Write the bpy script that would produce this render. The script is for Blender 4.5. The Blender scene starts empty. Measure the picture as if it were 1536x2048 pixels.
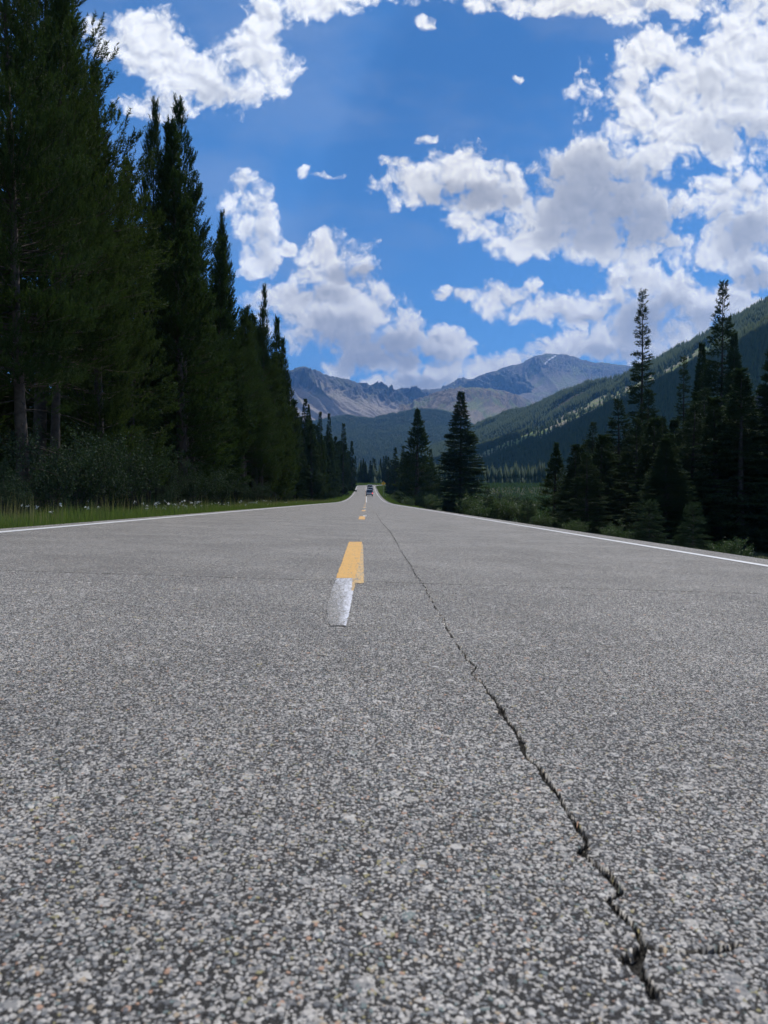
import bpy, math, random
import numpy as np
from mathutils import Vector, Matrix, Euler

R = math.radians
sc = bpy.context.scene
COL = sc.collection
QUICK = False

# ------------------------------------------------------------------ camera
CAMLOC = Vector((0.0, 0.0, 0.45))
F = 1450.0                                   # focal length in photo pixels
cam_d = bpy.data.cameras.new("camera")
cam_d.sensor_fit = 'VERTICAL'
cam_d.sensor_height = 36.0
cam_d.lens = F / 2048.0 * 36.0
cam_d.clip_start = 0.05
cam_d.clip_end = 40000
cam_d.dof.use_dof = True
cam_d.dof.focus_distance = 6.0
cam_d.dof.aperture_fstop = 9.0
cam = bpy.data.objects.new("camera", cam_d)
cam.location = CAMLOC
cam.rotation_euler = (R(90 - 0.95), 0, R(-1.42))
COL.objects.link(cam)
sc.camera = cam
ROT = cam.rotation_euler.to_matrix()


def P(px, py, D):
    """world point on the ray through photo pixel (px,py) at forward distance D"""
    d = ROT @ Vector(((px - 768) / F, -(py - 1024) / F, -1.0))
    return CAMLOC + d * (D / d.y)


# ------------------------------------------------------------------ sun, view
SUN_EL, SUN_AZ = 57.0, 30.0                  # azimuth: degrees to the right of the road direction
sun_d = bpy.data.lights.new("sun", 'SUN')
sun_d.energy = 4.4
sun_d.angle = R(0.53)
sun_d.color = (1.0, 0.945, 0.86)
sun = bpy.data.objects.new("sun", sun_d)
sdir = Vector((math.sin(R(SUN_AZ)) * math.cos(R(SUN_EL)), math.cos(R(SUN_AZ)) * math.cos(R(SUN_EL)), math.sin(R(SUN_EL))))
sun.rotation_euler = sdir.to_track_quat('Z', 'Y').to_euler()
sun.location = (0, 0, 60)
COL.objects.link(sun)
sc.view_settings.view_transform = 'Standard'
sc.view_settings.look = 'None'
sc.view_settings.exposure = 0.0
sc.view_settings.gamma = 1.0
sc.view_settings.use_curve_mapping = False
sc.cycles.max_bounces = 6
sc.cycles.diffuse_bounces = 3
sc.cycles.glossy_bounces = 2
sc.cycles.transmission_bounces = 3
sc.cycles.volume_bounces = 0
sc.cycles.use_adaptive_sampling = True
sc.cycles.adaptive_threshold = 0.02


# ------------------------------------------------------------------ node helper
class NT:
    def __init__(self, nt):
        self.nt = nt
        self.L = nt.links

    def n(self, typ, props=None, **ins):
        nd = self.nt.nodes.new(typ)
        for k, v in (props or {}).items():
            setattr(nd, k, v)
        for k, v in ins.items():
            self.set(nd, k, v)
        return nd

    def set(self, nd, k, v):
        if k.startswith('i') and k[1:].isdigit():
            s = nd.inputs[int(k[1:])]
        else:
            s = nd.inputs[k.replace('_', ' ')]
        if isinstance(v, bpy.types.NodeSocket):
            self.L.new(v, s)
        elif isinstance(v, bpy.types.Node):
            self.L.new(v.outputs[0], s)
        else:
            s.default_value = v

    def m(self, op, a, b=0.0, c=0.0, clamp=False):
        return self.n('ShaderNodeMath', {'operation': op, 'use_clamp': clamp}, i0=a, i1=b, i2=c).outputs[0]

    def v(self, op, a, b=(0, 0, 0), c=(0, 0, 0)):
        nd = self.n('ShaderNodeVectorMath', {'operation': op}, i0=a, i1=b)
        if op == 'MULTIPLY_ADD':
            self.set(nd, 'i2', c)
        if op == 'SCALE':
            pass
        return nd.outputs['Value'] if op in ('DOT_PRODUCT', 'LENGTH', 'DISTANCE') else nd.outputs[0]

    def mix(self, fac, a, b, blend='MIX'):
        nd = self.nt.nodes.new('ShaderNodeMix')
        nd.data_type = 'RGBA'
        nd.blend_type = blend
        self.set(nd, 'i0', fac)
        self.set(nd, 'i6', a)
        self.set(nd, 'i7', b)
        return nd.outputs[2]

    def sm(self, x, lo, hi, a=0.0, b=1.0):
        nd = self.n('ShaderNodeMapRange', {'interpolation_type': 'SMOOTHSTEP'}, i0=x, i1=lo, i2=hi, i3=a, i4=b)
        return nd.outputs[0]

    def noise(self, vec, scale, detail=4, rough=0.5, dim='3D', **k):
        nd = self.n('ShaderNodeTexNoise', {'noise_dimensions': dim}, Vector=vec, Scale=scale, Detail=detail, Roughness=rough, **k)
        return nd


def C4(c):
    return (c[0], c[1], c[2], 1.0)


# ------------------------------------------------------------------ world: Nishita sky with cumulus clouds
CLOUDS = [  # px, py, rx, ry, weight   (photo pixels -> directions in the sky)
    (285, 75, 72, 50, 1), (330, 115, 85, 55, 1), (400, 155, 80, 50, 1), (460, 180, 75, 45, 1), (515, 120, 62, 65, 1), (530, 60, 42, 55, 1),
    (320, 215, 60, 28, .9), (215, 75, 40, 40, 1), (250, 40, 30, 25, .8),
    (640, 0, 75, 34, 1), (760, -25, 120, 30, 1), (960, 2, 50, 26, .9), (1100, 0, 110, 30, 1), (1210, 8, 130, 32, 1), (1340, 0, 90, 28, 1),
    (1500, 110, 120, 110, 1), (1420, 180, 130, 95, 1), (1340, 235, 115, 70, 1), (1310, 100, 70, 50, 1), (1260, 190, 60, 60, .9), (1195, 170, 50, 60, .5),
    (1180, 240, 45, 30, .4), (1330, 300, 80, 40, .9), (1460, 240, 130, 75, 1), (1520, 30, 90, 70, 1),
    (930, 345, 75, 52, 1), (860, 372, 85, 40, 1), (1005, 375, 62, 45, 1), (960, 405, 70, 30, 1), (795, 328, 32, 14, .8), (745, 365, 16, 20, .5),
    (1185, 335, 80, 62, 1), (1215, 400, 140, 80, 1), (1120, 415, 85, 75, 1), (1310, 410, 70, 60, 1), (1085, 475, 100, 42, 1), (950, 450, 46, 30, 1),
    (1280, 490, 80, 50, 1), (1180, 470, 110, 45, 1),
    (1470, 400, 75, 55, 1), (1510, 480, 90, 80, 1), (1420, 490, 55, 50, .9), (1500, 560, 60, 26, .9),
    (1265, 570, 68, 45, 1), (1265, 625, 120, 60, 1), (1400, 605, 90, 48, 1), (1470, 620, 66, 36, 1), (1140, 622, 95, 33, 1), (1005, 600, 60, 30, .9),
    (900, 590, 42, 16, .8), (1060, 575, 18, 20, .6), (1025, 632, 45, 18, .7), (1300, 685, 110, 45, 1), (1200, 695, 90, 38, 1), (1120, 705, 80, 30, 1),
    (1060, 725, 70, 20, 1), (975, 738, 50, 22, 1),
    (665, 512, 66, 44, 1), (640, 545, 55, 26, 1), (590, 605, 90, 42, 1), (680, 600, 80, 42, 1), (715, 645, 105, 52, 1), (800, 680, 95, 42, 1),
    (882, 692, 60, 32, 1), (630, 655, 80, 40, 1), (770, 725, 85, 38, 1), (555, 600, 45, 36, 1), (880, 748, 48, 26, 1), (682, 742, 34, 16, 1), (820, 768, 120, 20, 1),
    (490, 395, 42, 45, 1), (510, 450, 42, 60, 1), (512, 520, 34, 38, 1), (570, 492, 20, 14, .8),
    (610, 343, 18, 14, .6), (650, 350, 32, 10, .55), (845, 275, 22, 12, .5), (845, 48, 18, 16, .6), (1035, 160, 12, 14, .4),
]


GREY = [  # grey, thick hearts of the clouds
    (1190, 400, 110, 85, 1.15), (1260, 440, 90, 60, 1), (1160, 470, 90, 30, .8), (930, 392, 80, 26, .9), (985, 395, 60, 26, .8), (440, 190, 60, 30, .45),
    (1480, 270, 120, 40, .5), (1440, 180, 100, 40, .35), (1500, 475, 60, 45, .8), (1510, 560, 60, 26, .8), (1450, 440, 50, 30, .5),
    (700, 545, 50, 18, .9), (640, 590, 60, 30, .6), (720, 685, 120, 26, 1.1), (680, 650, 70, 30, .7), (770, 715, 110, 24, 1.1), (840, 765, 70, 14, .8), (800, 690, 40, 25, .6),
    (1290, 640, 70, 45, .9), (1330, 615, 50, 25, .7), (1400, 640, 90, 24, .7), (1180, 640, 80, 16, .5), (1250, 705, 120, 20, .6), (515, 480, 30, 50, .4), (560, 640, 60, 25, .4),
]


def cloud_group(name, blobs, grow):
    g = bpy.data.node_groups.new(name, 'ShaderNodeTree')
    g.interface.new_socket("P", in_out='INPUT', socket_type='NodeSocketVector')
    g.interface.new_socket("Field", in_out='OUTPUT', socket_type='NodeSocketFloat')
    T = NT(g)
    gi = g.nodes.new('NodeGroupInput')
    go = g.nodes.new('NodeGroupOutput')
    acc = None
    for (px, py, rx, ry, w) in blobs:
        d = P(px, py, 1.0) - CAMLOC
        u, v = d.x, d.z
        a, b = grow * rx / F, grow * ry / F
        q = T.v('MULTIPLY_ADD', gi.outputs[0], (1 / a, 1 / b, 0), (-u / a, -v / b, math.sqrt(max(0.0, 1.0 - w))))
        r2 = T.v('DOT_PRODUCT', q, q)
        acc = r2 if acc is None else T.m('SMOOTH_MIN', acc, r2, 0.3)
    f = T.m('SUBTRACT', 1.0, acc)
    f = T.m('MAXIMUM', f, -3.0)
    T.L.new(f, go.inputs[0])
    return g


def build_world():
    w = bpy.data.worlds.new("World")
    sc.world = w
    w.use_nodes = True
    nt = w.node_tree
    nt.nodes.clear()
    T = NT(nt)
    sky = T.n('ShaderNodeTexSky', {'sky_type': 'NISHITA', 'sun_disc': False, 'sun_elevation': R(SUN_EL), 'sun_rotation': R(SUN_AZ),
                                   'altitude': 2900, 'air_density': 0.85, 'dust_density': 0.1, 'ozone_density': 3.0})
    skyc = T.n('ShaderNodeHueSaturation', Hue=0.5, Saturation=1.22, Value=1.0, Color=sky.outputs[0]).outputs[0]
    tc = T.n('ShaderNodeTexCoord')
    D = tc.outputs['Generated']
    sep = T.n('ShaderNodeSeparateXYZ', i0=D)
    yy = T.m('MAXIMUM', sep.outputs[1], 0.06)
    pu = T.m('DIVIDE', sep.outputs[0], yy)
    pv = T.m('DIVIDE', sep.outputs[2], yy)
    p = T.n('ShaderNodeCombineXYZ', i0=pu, i1=pv, i2=0.0).outputs[0]
    wn = T.noise(p, 13.0, 3, 0.6, '2D')
    pw = T.v('MULTIPLY_ADD', T.v('SUBTRACT', wn.outputs['Color'], (0.5, 0.5, 0.5)), (0.034, 0.034, 0.0), p)
    wn2 = T.noise(p, 60.0, 3, 0.6, '2D')
    pw = T.v('MULTIPLY_ADD', T.v('SUBTRACT', wn2.outputs['Color'], (0.5, 0.5, 0.5)), (0.007, 0.007, 0.0), pw)

    def field(g, vec):
        nd = nt.nodes.new('ShaderNodeGroup')
        nd.node_tree = g
        T.L.new(vec, nd.inputs[0])
        return nd.outputs[0]
    f0 = field(cloud_group("cloud_field", CLOUDS, 1.35), pw)
    fg = field(cloud_group("cloud_grey", GREY, 1.45), pw)

    def billow(vec, oct_=6):
        n1 = T.noise(vec, 20.0, oct_, 0.56, '2D').outputs[0]
        vo = T.n('ShaderNodeTexVoronoi', {'feature': 'F1', 'voronoi_dimensions': '2D'}, Vector=vec, Scale=26.0, Detail=2.4, Roughness=0.6)
        vv = T.m('SUBTRACT', 0.5, vo.outputs['Distance'])
        return T.m('MULTIPLY_ADD', vv, 0.90, T.m('MULTIPLY', T.m('SUBTRACT', n1, 0.5), 1.75))
    b0 = billow(pw)
    b1 = billow(T.v('ADD', pw, (0.003, 0.009, 0)), 5)
    d0 = T.m('ADD', T.m('ADD', f0, b0), 0.06)
    hi = T.noise(p, 150.0, 3, 0.65, '2D').outputs[0]
    d1 = T.m('ADD', d0, T.m('MULTIPLY', T.m('SUBTRACT', hi, 0.5), 0.42))
    alpha = T.m('POWER', T.sm(d1, -0.25, 0.55), 1.0)
    rel = T.m('MULTIPLY', T.m('SUBTRACT', b0, b1), 0.21)
    core = T.sm(T.m('ADD', fg, T.m('MULTIPLY', b0, 0.45)), -0.35, 0.95)
    body = T.sm(T.m('SUBTRACT', f0, T.m('MULTIPLY', b0, 0.3)), 0.2, 1.1)
    shade = T.m('ADD', T.m('MULTIPLY', core, 0.29), T.m('MULTIPLY', body, 0.05))
    relk = T.m('MULTIPLY', rel, T.sm(core, 0.2, 1.0, 1.0, 0.35))
    bright = T.m('ADD', T.m('SUBTRACT', 1.0, shade), relk)
    bright = T.m('MINIMUM', T.m('MAXIMUM', bright, 0.40), 1.05)
    ramp = T.mix(T.sm(bright, 0.42, 0.98), (0.80, 0.87, 1.04, 1), (0.98, 0.99, 1.0, 1))
    b2 = T.m('POWER', bright, 1.75)
    cl = T.v('MULTIPLY', ramp, T.n('ShaderNodeCombineXYZ', i0=b2, i1=b2, i2=b2).outputs[0])
    veil = T.noise(T.v('MULTIPLY', pw, (2.0, 5.0, 1)), 1.6, 4, 0.55, '2D').outputs[0]
    veila = T.m('MULTIPLY', T.sm(veil, 0.40, 0.75), 0.20)
    rn = T.noise(D, 3.0, 6, 0.58).outputs[0]
    front = T.sm(sep.outputs[1], 0.30, 0.48)
    ra = T.m('MULTIPLY', T.sm(rn, 0.53, 0.60), T.sm(sep.outputs[2], 0.0, 0.1))
    alpha = T.m('ADD', T.m('MULTIPLY', alpha, front), T.m('MULTIPLY', ra, T.m('SUBTRACT', 1.0, front)))
    SKYS = 0.155
    skys = T.v('MULTIPLY', skyc, (SKYS * 1.08, SKYS * 1.10, SKYS * 1.05))
    CB = 1.16
    veilc = T.mix(veila, skys, (0.55, 0.60, 0.72, 1))
    col = T.mix(alpha, veilc, T.v('MULTIPLY', cl, (CB, CB, CB)))
    bg = T.n('ShaderNodeBackground', Color=col, Strength=1.0)
    out = T.n('ShaderNodeOutputWorld')
    T.L.new(bg.outputs[0], out.inputs[0])
    w.cycles.sampling_method = 'MANUAL'
    w.cycles.sample_map_resolution = 512


build_world()


# ------------------------------------------------------------------ generic builders
def new_mesh(name, V, Fc, mats=None, mi=None, attrs=None, smooth=False):
    """V (n,3) array, Fc (m,k) array of equal-size faces or a list of such arrays"""
    me = bpy.data.meshes.new(name)
    V = np.asarray(V, dtype=np.float32)
    if not isinstance(Fc, list) or (len(Fc) and not isinstance(Fc[0], np.ndarray)):
        Fc = [Fc]
    Fc = [np.asarray(f, dtype=np.int32) for f in Fc if len(f)]
    nl = sum(f.size for f in Fc)
    nf = sum(len(f) for f in Fc)
    me.vertices.add(len(V))
    me.vertices.foreach_set('co', V.ravel())
    me.loops.add(nl)
    me.loops.foreach_set('vertex_index', np.concatenate([f.ravel() for f in Fc]))
    me.polygons.add(nf)
    tot = np.concatenate([np.full(len(f), f.shape[1], dtype=np.int32) for f in Fc])
    st = np.zeros(nf, dtype=np.int32)
    st[1:] = np.cumsum(tot)[:-1]
    me.polygons.foreach_set('loop_start', st)
    me.polygons.foreach_set('loop_total', tot)
    if mi is not None:
        me.polygons.foreach_set('material_index', np.asarray(mi, dtype=np.int32))
    if smooth:
        me.polygons.foreach_set('use_smooth', np.ones(nf, dtype=bool))
    for k, a in (attrs or {}).items():
        dom = 'POINT' if len(a) == len(V) else 'FACE'
        at = me.attributes.new(k, 'FLOAT', dom)
        at.data.foreach_set('value', np.asarray(a, dtype=np.float32))
    for m in (mats or []):
        me.materials.append(m)
    me.update(calc_edges=True)
    me.validate()
    return me


def link(name, me, parent=None, loc=None):
    o = bpy.data.objects.new(name, me)
    COL.objects.link(o)
    if parent is not None:
        o.parent = parent
    if loc is not None:
        o.location = loc
    return o


def thing(name, label, cat, loc=(0, 0, 0), rz=0.0, group=None):
    o = bpy.data.objects.new(name, None)
    o.empty_display_size = 0.3
    COL.objects.link(o)
    o.location = loc
    o.rotation_euler = (0, 0, rz)
    o['label'] = label
    o['category'] = cat
    if group:
        o['group'] = group
    return o


def dup(root, loc, rz=0.0, scale=(1, 1, 1), label=None, group=None, tilt=(0, 0)):
    r = root.copy()
    COL.objects.link(r)
    r.location = loc
    r.rotation_euler = (tilt[0], tilt[1], rz)
    r.scale = scale
    if label:
        r['label'] = label
    if group:
        r['group'] = group
    elif 'group' in r:
        del r['group']
    for ch in list(root.children):
        c = ch.copy()
        COL.objects.link(c)
        c.parent = r
        for gch in ch.children:
            d = gch.copy()
            COL.objects.link(d)
            d.parent = c
    return r


class MB:
    """mixed polygon mesh builder"""
    def __init__(self):
        self.v = []
        self.f = []
        self.m = []

    def add(self, vs, fs, mi=0):
        b = len(self.v)
        self.v += [tuple(x) for x in vs]
        self.f += [tuple(b + i for i in f) for f in fs]
        self.m += [mi] * len(fs)

    def box(self, c, s, mi=0, rot=None):
        vs = []
        for dx in (-.5, .5):
            for dy in (-.5, .5):
                for dz in (-.5, .5):
                    q = Vector((dx * s[0], dy * s[1], dz * s[2]))
                    if rot:
                        q = rot @ q
                    vs.append(q + Vector(c))
        self.add(vs, [(0, 1, 3, 2), (4, 6, 7, 5), (0, 4, 5, 1), (2, 3, 7, 6), (0, 2, 6, 4), (1, 5, 7, 3)], mi)

    def prism(self, prof, y0, y1, mi=0, axis='x', inset=0.0):
        """profile [(a,b)] extruded; axis x: profile in (y,z)"""
        n = len(prof)
        vs = []
        for e in (y0, y1):
            for (a, b) in prof:
                vs.append((e, a, b) if axis == 'x' else (a, e, b))
        fs = [tuple(range(n))[::-1], tuple(range(n, 2 * n))] + [(i, (i + 1) % n, n + (i + 1) % n, n + i) for i in range(n)]
        self.add(vs, fs, mi)

    def tube(self, pts, rad, n=6, mi=0, cap=True):
        pts = [Vector(p) for p in pts]
        if not isinstance(rad, (list, tuple)):
            rad = [rad] * len(pts)
        vs = []
        for i, p in enumerate(pts):
            t = (pts[min(i + 1, len(pts) - 1)] - pts[max(i - 1, 0)]).normalized()
            a = t.orthogonal().normalized() if abs(t.z) < .99 else Vector((1, 0, 0))
            b = t.cross(a).normalized()
            for k in range(n):
                an = 2 * math.pi * k / n
                vs.append(p + (a * math.cos(an) + b * math.sin(an)) * rad[i])
        fs = []
        for i in range(len(pts) - 1):
            for k in range(n):
                k2 = (k + 1) % n
                fs.append((i * n + k, i * n + k2, (i + 1) * n + k2, (i + 1) * n + k))
        if cap:
            fs.append(tuple(range(n))[::-1])
            fs.append(tuple((len(pts) - 1) * n + k for k in range(n)))
        self.add(vs, fs, mi)

    def obj(self, name, mats, parent=None, smooth=False, bevel=0.0):
        me = bpy.data.meshes.new(name)
        me.from_pydata(self.v, [], self.f)
        for m in (mats if isinstance(mats, list) else [mats]):
            me.materials.append(m)
        me.polygons.foreach_set('material_index', self.m)
        if smooth:
            me.polygons.foreach_set('use_smooth', [True] * len(me.polygons))
        me.update()
        o = link(name, me, parent)
        if bevel:
            md = o.modifiers.new('bevel', 'BEVEL')
            md.width = bevel
            md.segments = 2
            md.limit_method = 'ANGLE'
        return o


def grid_faces(nu, nv):
    i = np.arange(nu - 1)[:, None]
    j = np.arange(nv - 1)[None, :]
    a = (i * nv + j).ravel()
    return np.stack([a, a + nv, a + nv + 1, a + 1], 1)


# numpy value noise ------------------------------------------------
def _h(ix, iy, seed):
    x = (ix.astype(np.int64) * 374761393 + iy.astype(np.int64) * 668265263 + seed * 1442695041) & 0xFFFFFFFF
    x = ((x ^ (x >> 13)) * 1274126177) & 0xFFFFFFFF
    x = (x ^ (x >> 16)) & 0xFFFFFFFF
    return x / 4294967295.0


def vnoise(x, y, seed=0):
    ix = np.floor(x)
    iy = np.floor(y)
    fx = x - ix
    fy = y - iy
    fx = fx * fx * fx * (fx * (fx * 6 - 15) + 10)
    fy = fy * fy * fy * (fy * (fy * 6 - 15) + 10)
    a = _h(ix, iy, seed)
    b = _h(ix + 1, iy, seed)
    c = _h(ix, iy + 1, seed)
    d = _h(ix + 1, iy + 1, seed)
    return (a * (1 - fx) + b * fx) * (1 - fy) + (c * (1 - fx) + d * fx) * fy


def fbm(x, y, seed=0, o=5, gain=0.5, ridged=False):
    s = 0
    a = 1.0
    t = 0
    for k in range(o):
        n = vnoise(x, y, seed + k * 17)
        if ridged:
            n = 1 - np.abs(2 * n - 1)
        s = s + a * n
        t += a
        a *= gain
        x = x * 2.03 + 11.3
        y = y * 2.03 + 5.7
    return s / t


# ------------------------------------------------------------------ materials
def mat(name):
    m = bpy.data.materials.new(name)
    m.use_nodes = True
    nt = m.node_tree
    nt.nodes.clear()
    T = NT(nt)
    out = T.n('ShaderNodeOutputMaterial')
    return m, T, out


def simple(name, col, rough=0.6, metal=0.0, var=0.0, vscale=8.0, bump=0.0, emis=None, coat=0.0, spec=0.5):
    m, T, out = mat(name)
    c = C4(col)
    if var:
        tc = T.n('ShaderNodeTexCoord')
        n = T.noise(tc.outputs['Object'], vscale, 5, 0.6)
        c = T.mix(T.sm(n.outputs[0], 0.3, 0.7), C4([x * (1 - var) for x in col]), C4([min(1, x * (1 + var)) for x in col]))
    b = T.n('ShaderNodeBsdfPrincipled', Base_Color=c, Roughness=rough, Metallic=metal)
    b.inputs['Specular IOR Level'].default_value = spec
    b.inputs['Coat Weight'].default_value = coat
    if bump:
        tc = T.n('ShaderNodeTexCoord')
        n = T.noise(tc.outputs['Object'], vscale * 3, 6, 0.6)
        bp = T.n('ShaderNodeBump', Strength=0.6, Distance=bump, Height=n.outputs[0])
        T.L.new(bp.outputs[0], b.inputs['Normal'])
    if emis:
        b.inputs['Emission Color'].default_value = C4(emis[:3])
        b.inputs['Emission Strength'].default_value = emis[3]
    T.L.new(b.outputs[0], out.inputs[0])
    return m


def foliage_mat(name, c1, c2, c3, trans=0.25, rough=0.7, spec=0.08):
    """leaf / needle material: colour varies per face (attribute rnd) and per plant"""
    m, T, out = mat(name)
    at = T.n('ShaderNodeAttribute', {'attribute_name': 'rnd', 'attribute_type': 'GEOMETRY'})
    oi = T.n('ShaderNodeObjectInfo')
    c = T.mix(at.outputs['Fac'], C4(c1), C4(c2))
    c = T.mix(T.m('MULTIPLY', oi.outputs['Random'], 0.75), c, C4(c3))
    b = T.n('ShaderNodeBsdfPrincipled', Base_Color=c, Roughness=rough)
    b.inputs['Specular IOR Level'].default_value = spec
    tr = T.n('ShaderNodeBsdfTranslucent', Color=T.v('MULTIPLY', c, (1.3, 1.5, 0.6)))
    ms = T.n('ShaderNodeMixShader', i0=trans, i1=b.outputs[0], i2=tr.outputs[0])
    T.L.new(ms.outputs[0], out.inputs[0])
    return m


def asphalt_group():
    g = bpy.data.node_groups.new("asphalt", 'ShaderNodeTree')
    g.interface.new_socket("Color", in_out='OUTPUT', socket_type='NodeSocketColor')
    g.interface.new_socket("Height", in_out='OUTPUT', socket_type='NodeSocketFloat')
    g.interface.new_socket("Rough", in_out='OUTPUT', socket_type='NodeSocketFloat')
    g.interface.new_socket("Bare", in_out='OUTPUT', socket_type='NodeSocketFloat')
    T = NT(g)
    go = g.nodes.new('NodeGroupOutput')
    geo = T.n('ShaderNodeNewGeometry')
    p = T.v('MULTIPLY', geo.outputs['Position'], (1, 1, 0))
    wn = T.noise(p, 160.0, 2, 0.5)
    pw = T.v('MULTIPLY_ADD', T.v('SUBTRACT', wn.outputs['Color'], (.5, .5, .5)), (0.006, 0.006, 0), p)
    wear = T.noise(p, 1.1, 4, 0.6).outputs[0]
    wear2 = T.noise(T.v('MULTIPLY', p, (1, .5, 1)), 5.0, 3, 0.6).outputs[0]
    hs = None
    cols = None
    layers = [(42.0, 0.46, 0.90, 0.0040, 0.30), (120.0, 0.54, 0.56, 0.0026, 0.42), (235.0, 0.62, 0.20, 0.0017, 0.50)]
    hacc = None
    cacc = None
    binder_n = T.sm(T.noise(p, 520.0, 4, 0.7).outputs[0], .36, .68)
    binder = T.mix(binder_n, (0.006, 0.006, 0.006, 1), (0.11, 0.105, 0.10, 1))
    cacc = binder
    hacc = T.m('MULTIPLY', binder_n, 0.0009)
    for k, (scale, rad, thr, hh, sh) in enumerate(layers):
        vo = T.n('ShaderNodeTexVoronoi', {'feature': 'F1', 'voronoi_dimensions': '2D'}, Vector=pw, Scale=scale, Randomness=1.0)
        d = vo.outputs['Distance']
        cs = T.n('ShaderNodeSeparateColor', i0=vo.outputs['Color'])
        # a stone is present only in part of the cells; fewer where the surface is worn
        pres = T.m('GREATER_THAN', T.m('ADD', cs.outputs[0], T.m('MULTIPLY', T.m('SUBTRACT', wear2, 0.5), 0.5 if k else 0.25)), thr)
        rr = T.m('MULTIPLY_ADD', cs.outputs[1], rad * 0.55, rad * 0.55)
        x = T.m('DIVIDE', d, rr)
        mask = T.m('MULTIPLY', T.sm(x, 0.80, 1.0, 1.0, 0.0), pres)
        dome = T.m('SQRT', T.m('MAXIMUM', T.m('SUBTRACT', 1.0, T.m('MULTIPLY', x, x)), 0.0))
        h = T.m('MULTIPLY', T.m('MULTIPLY', T.m('MINIMUM', dome, 0.8), pres), T.m('MULTIPLY_ADD', cs.outputs[2], hh * 0.6, hh * 0.5))
        hacc = T.m('MAXIMUM', hacc, h)
        # stone colour
        r = T.n('ShaderNodeValToRGB', i0=cs.outputs[2])
        el = r.color_ramp.elements
        r.color_ramp.interpolation = 'CONSTANT'
        stops = [(0, (.40, .385, .36)), (.18, (.24, .24, .24)), (.32, (.50, .48, .455)), (.44, (.15, .16, .17)), (.58, (.34, .33, .315)), (.70, (.085, .09, .10)),
                 (.82, (.56, .545, .52)), (.90, (.42, .34, .24)), (.93, (.13, .18, .18)), (.965, (.44, .26, .17)), (.982, (.30, .27, .12))]
        el[0].position = 0
        el[0].color = C4(stops[0][1])
        el[1].position = stops[1][0]
        el[1].color = C4(stops[1][1])
        for (pos, c) in stops[2:]:
            e = el.new(pos)
            e.color = C4(c)
        sn = T.noise(p, 900.0, 2, 0.5).outputs[0]
        stc = T.mix(T.m('MULTIPLY', sn, 0.5), r.outputs[0], (0.20, 0.20, 0.20, 1))
        cacc = T.mix(mask, cacc, stc)
        if k == 1:
            bare = mask
    # large soft stains, wheel-track polish
    stain = T.sm(wear, 0.32, 0.68, 0.90, 1.16)
    cacc = T.v('MULTIPLY', cacc, T.n('ShaderNodeCombineXYZ', i0=T.m('MULTIPLY', stain, 1.07), i1=T.m('MULTIPLY', stain, 1.035), i2=T.m('MULTIPLY', stain, 0.98)).outputs[0])
    T.L.new(cacc, go.inputs[0])
    T.L.new(hacc, go.inputs[1])
    T.L.new(T.sm(wear2, .3, .7, .62, .82), go.inputs[2])
    T.L.new(bare, go.inputs[3])
    return g


ASP = asphalt_group()


def asphalt_mat(name, displace, crack=False):
    m, T, out = mat(name)
    g = T.nt.nodes.new('ShaderNodeGroup')
    g.node_tree = ASP
    h = g.outputs['Height']
    c = g.outputs['Color']
    if crack:
        at = T.n('ShaderNodeAttribute', {'attribute_name': 'crack', 'attribute_type': 'GEOMETRY'})
        geo = T.n('ShaderNodeNewGeometry')
        kn = T.noise(geo.outputs['Position'], 170.0, 3, 0.6).outputs[0]
        k = T.sm(T.m('ADD', at.outputs['Fac'], T.m('MULTIPLY', T.m('SUBTRACT', kn, 0.5), 1.5)), 0.30, 0.62)
        k = T.m('MULTIPLY', k, T.sm(at.outputs['Fac'], 0.0, 0.15))
        c = T.mix(k, c, (0.012, 0.011, 0.010, 1))
        h = T.m('SUBTRACT', h, T.m('MULTIPLY', k, 0.014))
    b = T.n('ShaderNodeBsdfPrincipled', Base_Color=c, Roughness=g.outputs['Rough'])
    b.inputs['Specular IOR Level'].default_value = 0.22
    if displace:
        dn = T.n('ShaderNodeDisplacement', Height=h, Midlevel=0.0022, Scale=1.0)
        T.L.new(dn.outputs[0], out.inputs['Displacement'])
        m.displacement_method = 'BOTH'
    else:
        bp = T.n('ShaderNodeBump', Strength=0.9, Distance=1.0, Height=h)
        T.L.new(bp.outputs[0], b.inputs['Normal'])
    T.L.new(b.outputs[0], out.inputs[0])
    return m


def paint_mat(name, c1, c2, wear_lo, wear_hi, edge=None):
    """worn road paint: the stones of the asphalt show through"""
    m, T, out = mat(name)
    g = T.nt.nodes.new('ShaderNodeGroup')
    g.node_tree = ASP
    geo = T.n('ShaderNodeNewGeometry')
    p = geo.outputs['Position']
    n1 = T.noise(p, 130.0, 4, 0.65).outputs[0]
    n2 = T.noise(T.v('MULTIPLY', p, (1, .12, 1)), 70.0, 3, 0.6).outputs[0]
    w = T.m('ADD', T.m('MULTIPLY', n1, 0.6), T.m('MULTIPLY', n2, 0.4))
    if edge is not None:                      # wear grows towards one side of the patch (attribute)
        at = T.n('ShaderNodeAttribute', {'attribute_name': 'worn', 'attribute_type': 'GEOMETRY'})
        w = T.m('ADD', w, T.m('MULTIPLY', at.outputs['Fac'], edge))
    k = T.sm(w, wear_lo, wear_hi)
    pc = T.mix(T.sm(T.noise(p, 35.0, 4, 0.6).outputs[0], .3, .7), C4(c1), C4(c2))
    c = T.mix(k, pc, g.outputs['Color'])
    b = T.n('ShaderNodeBsdfPrincipled', Base_Color=c, Roughness=0.6)
    bp = T.n('ShaderNodeBump', Strength=0.5, Distance=1.0, Height=g.outputs['Height'])
    T.L.new(bp.outputs[0], b.inputs['Normal'])
    T.L.new(b.outputs[0], out.inputs[0])
    return m


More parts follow.
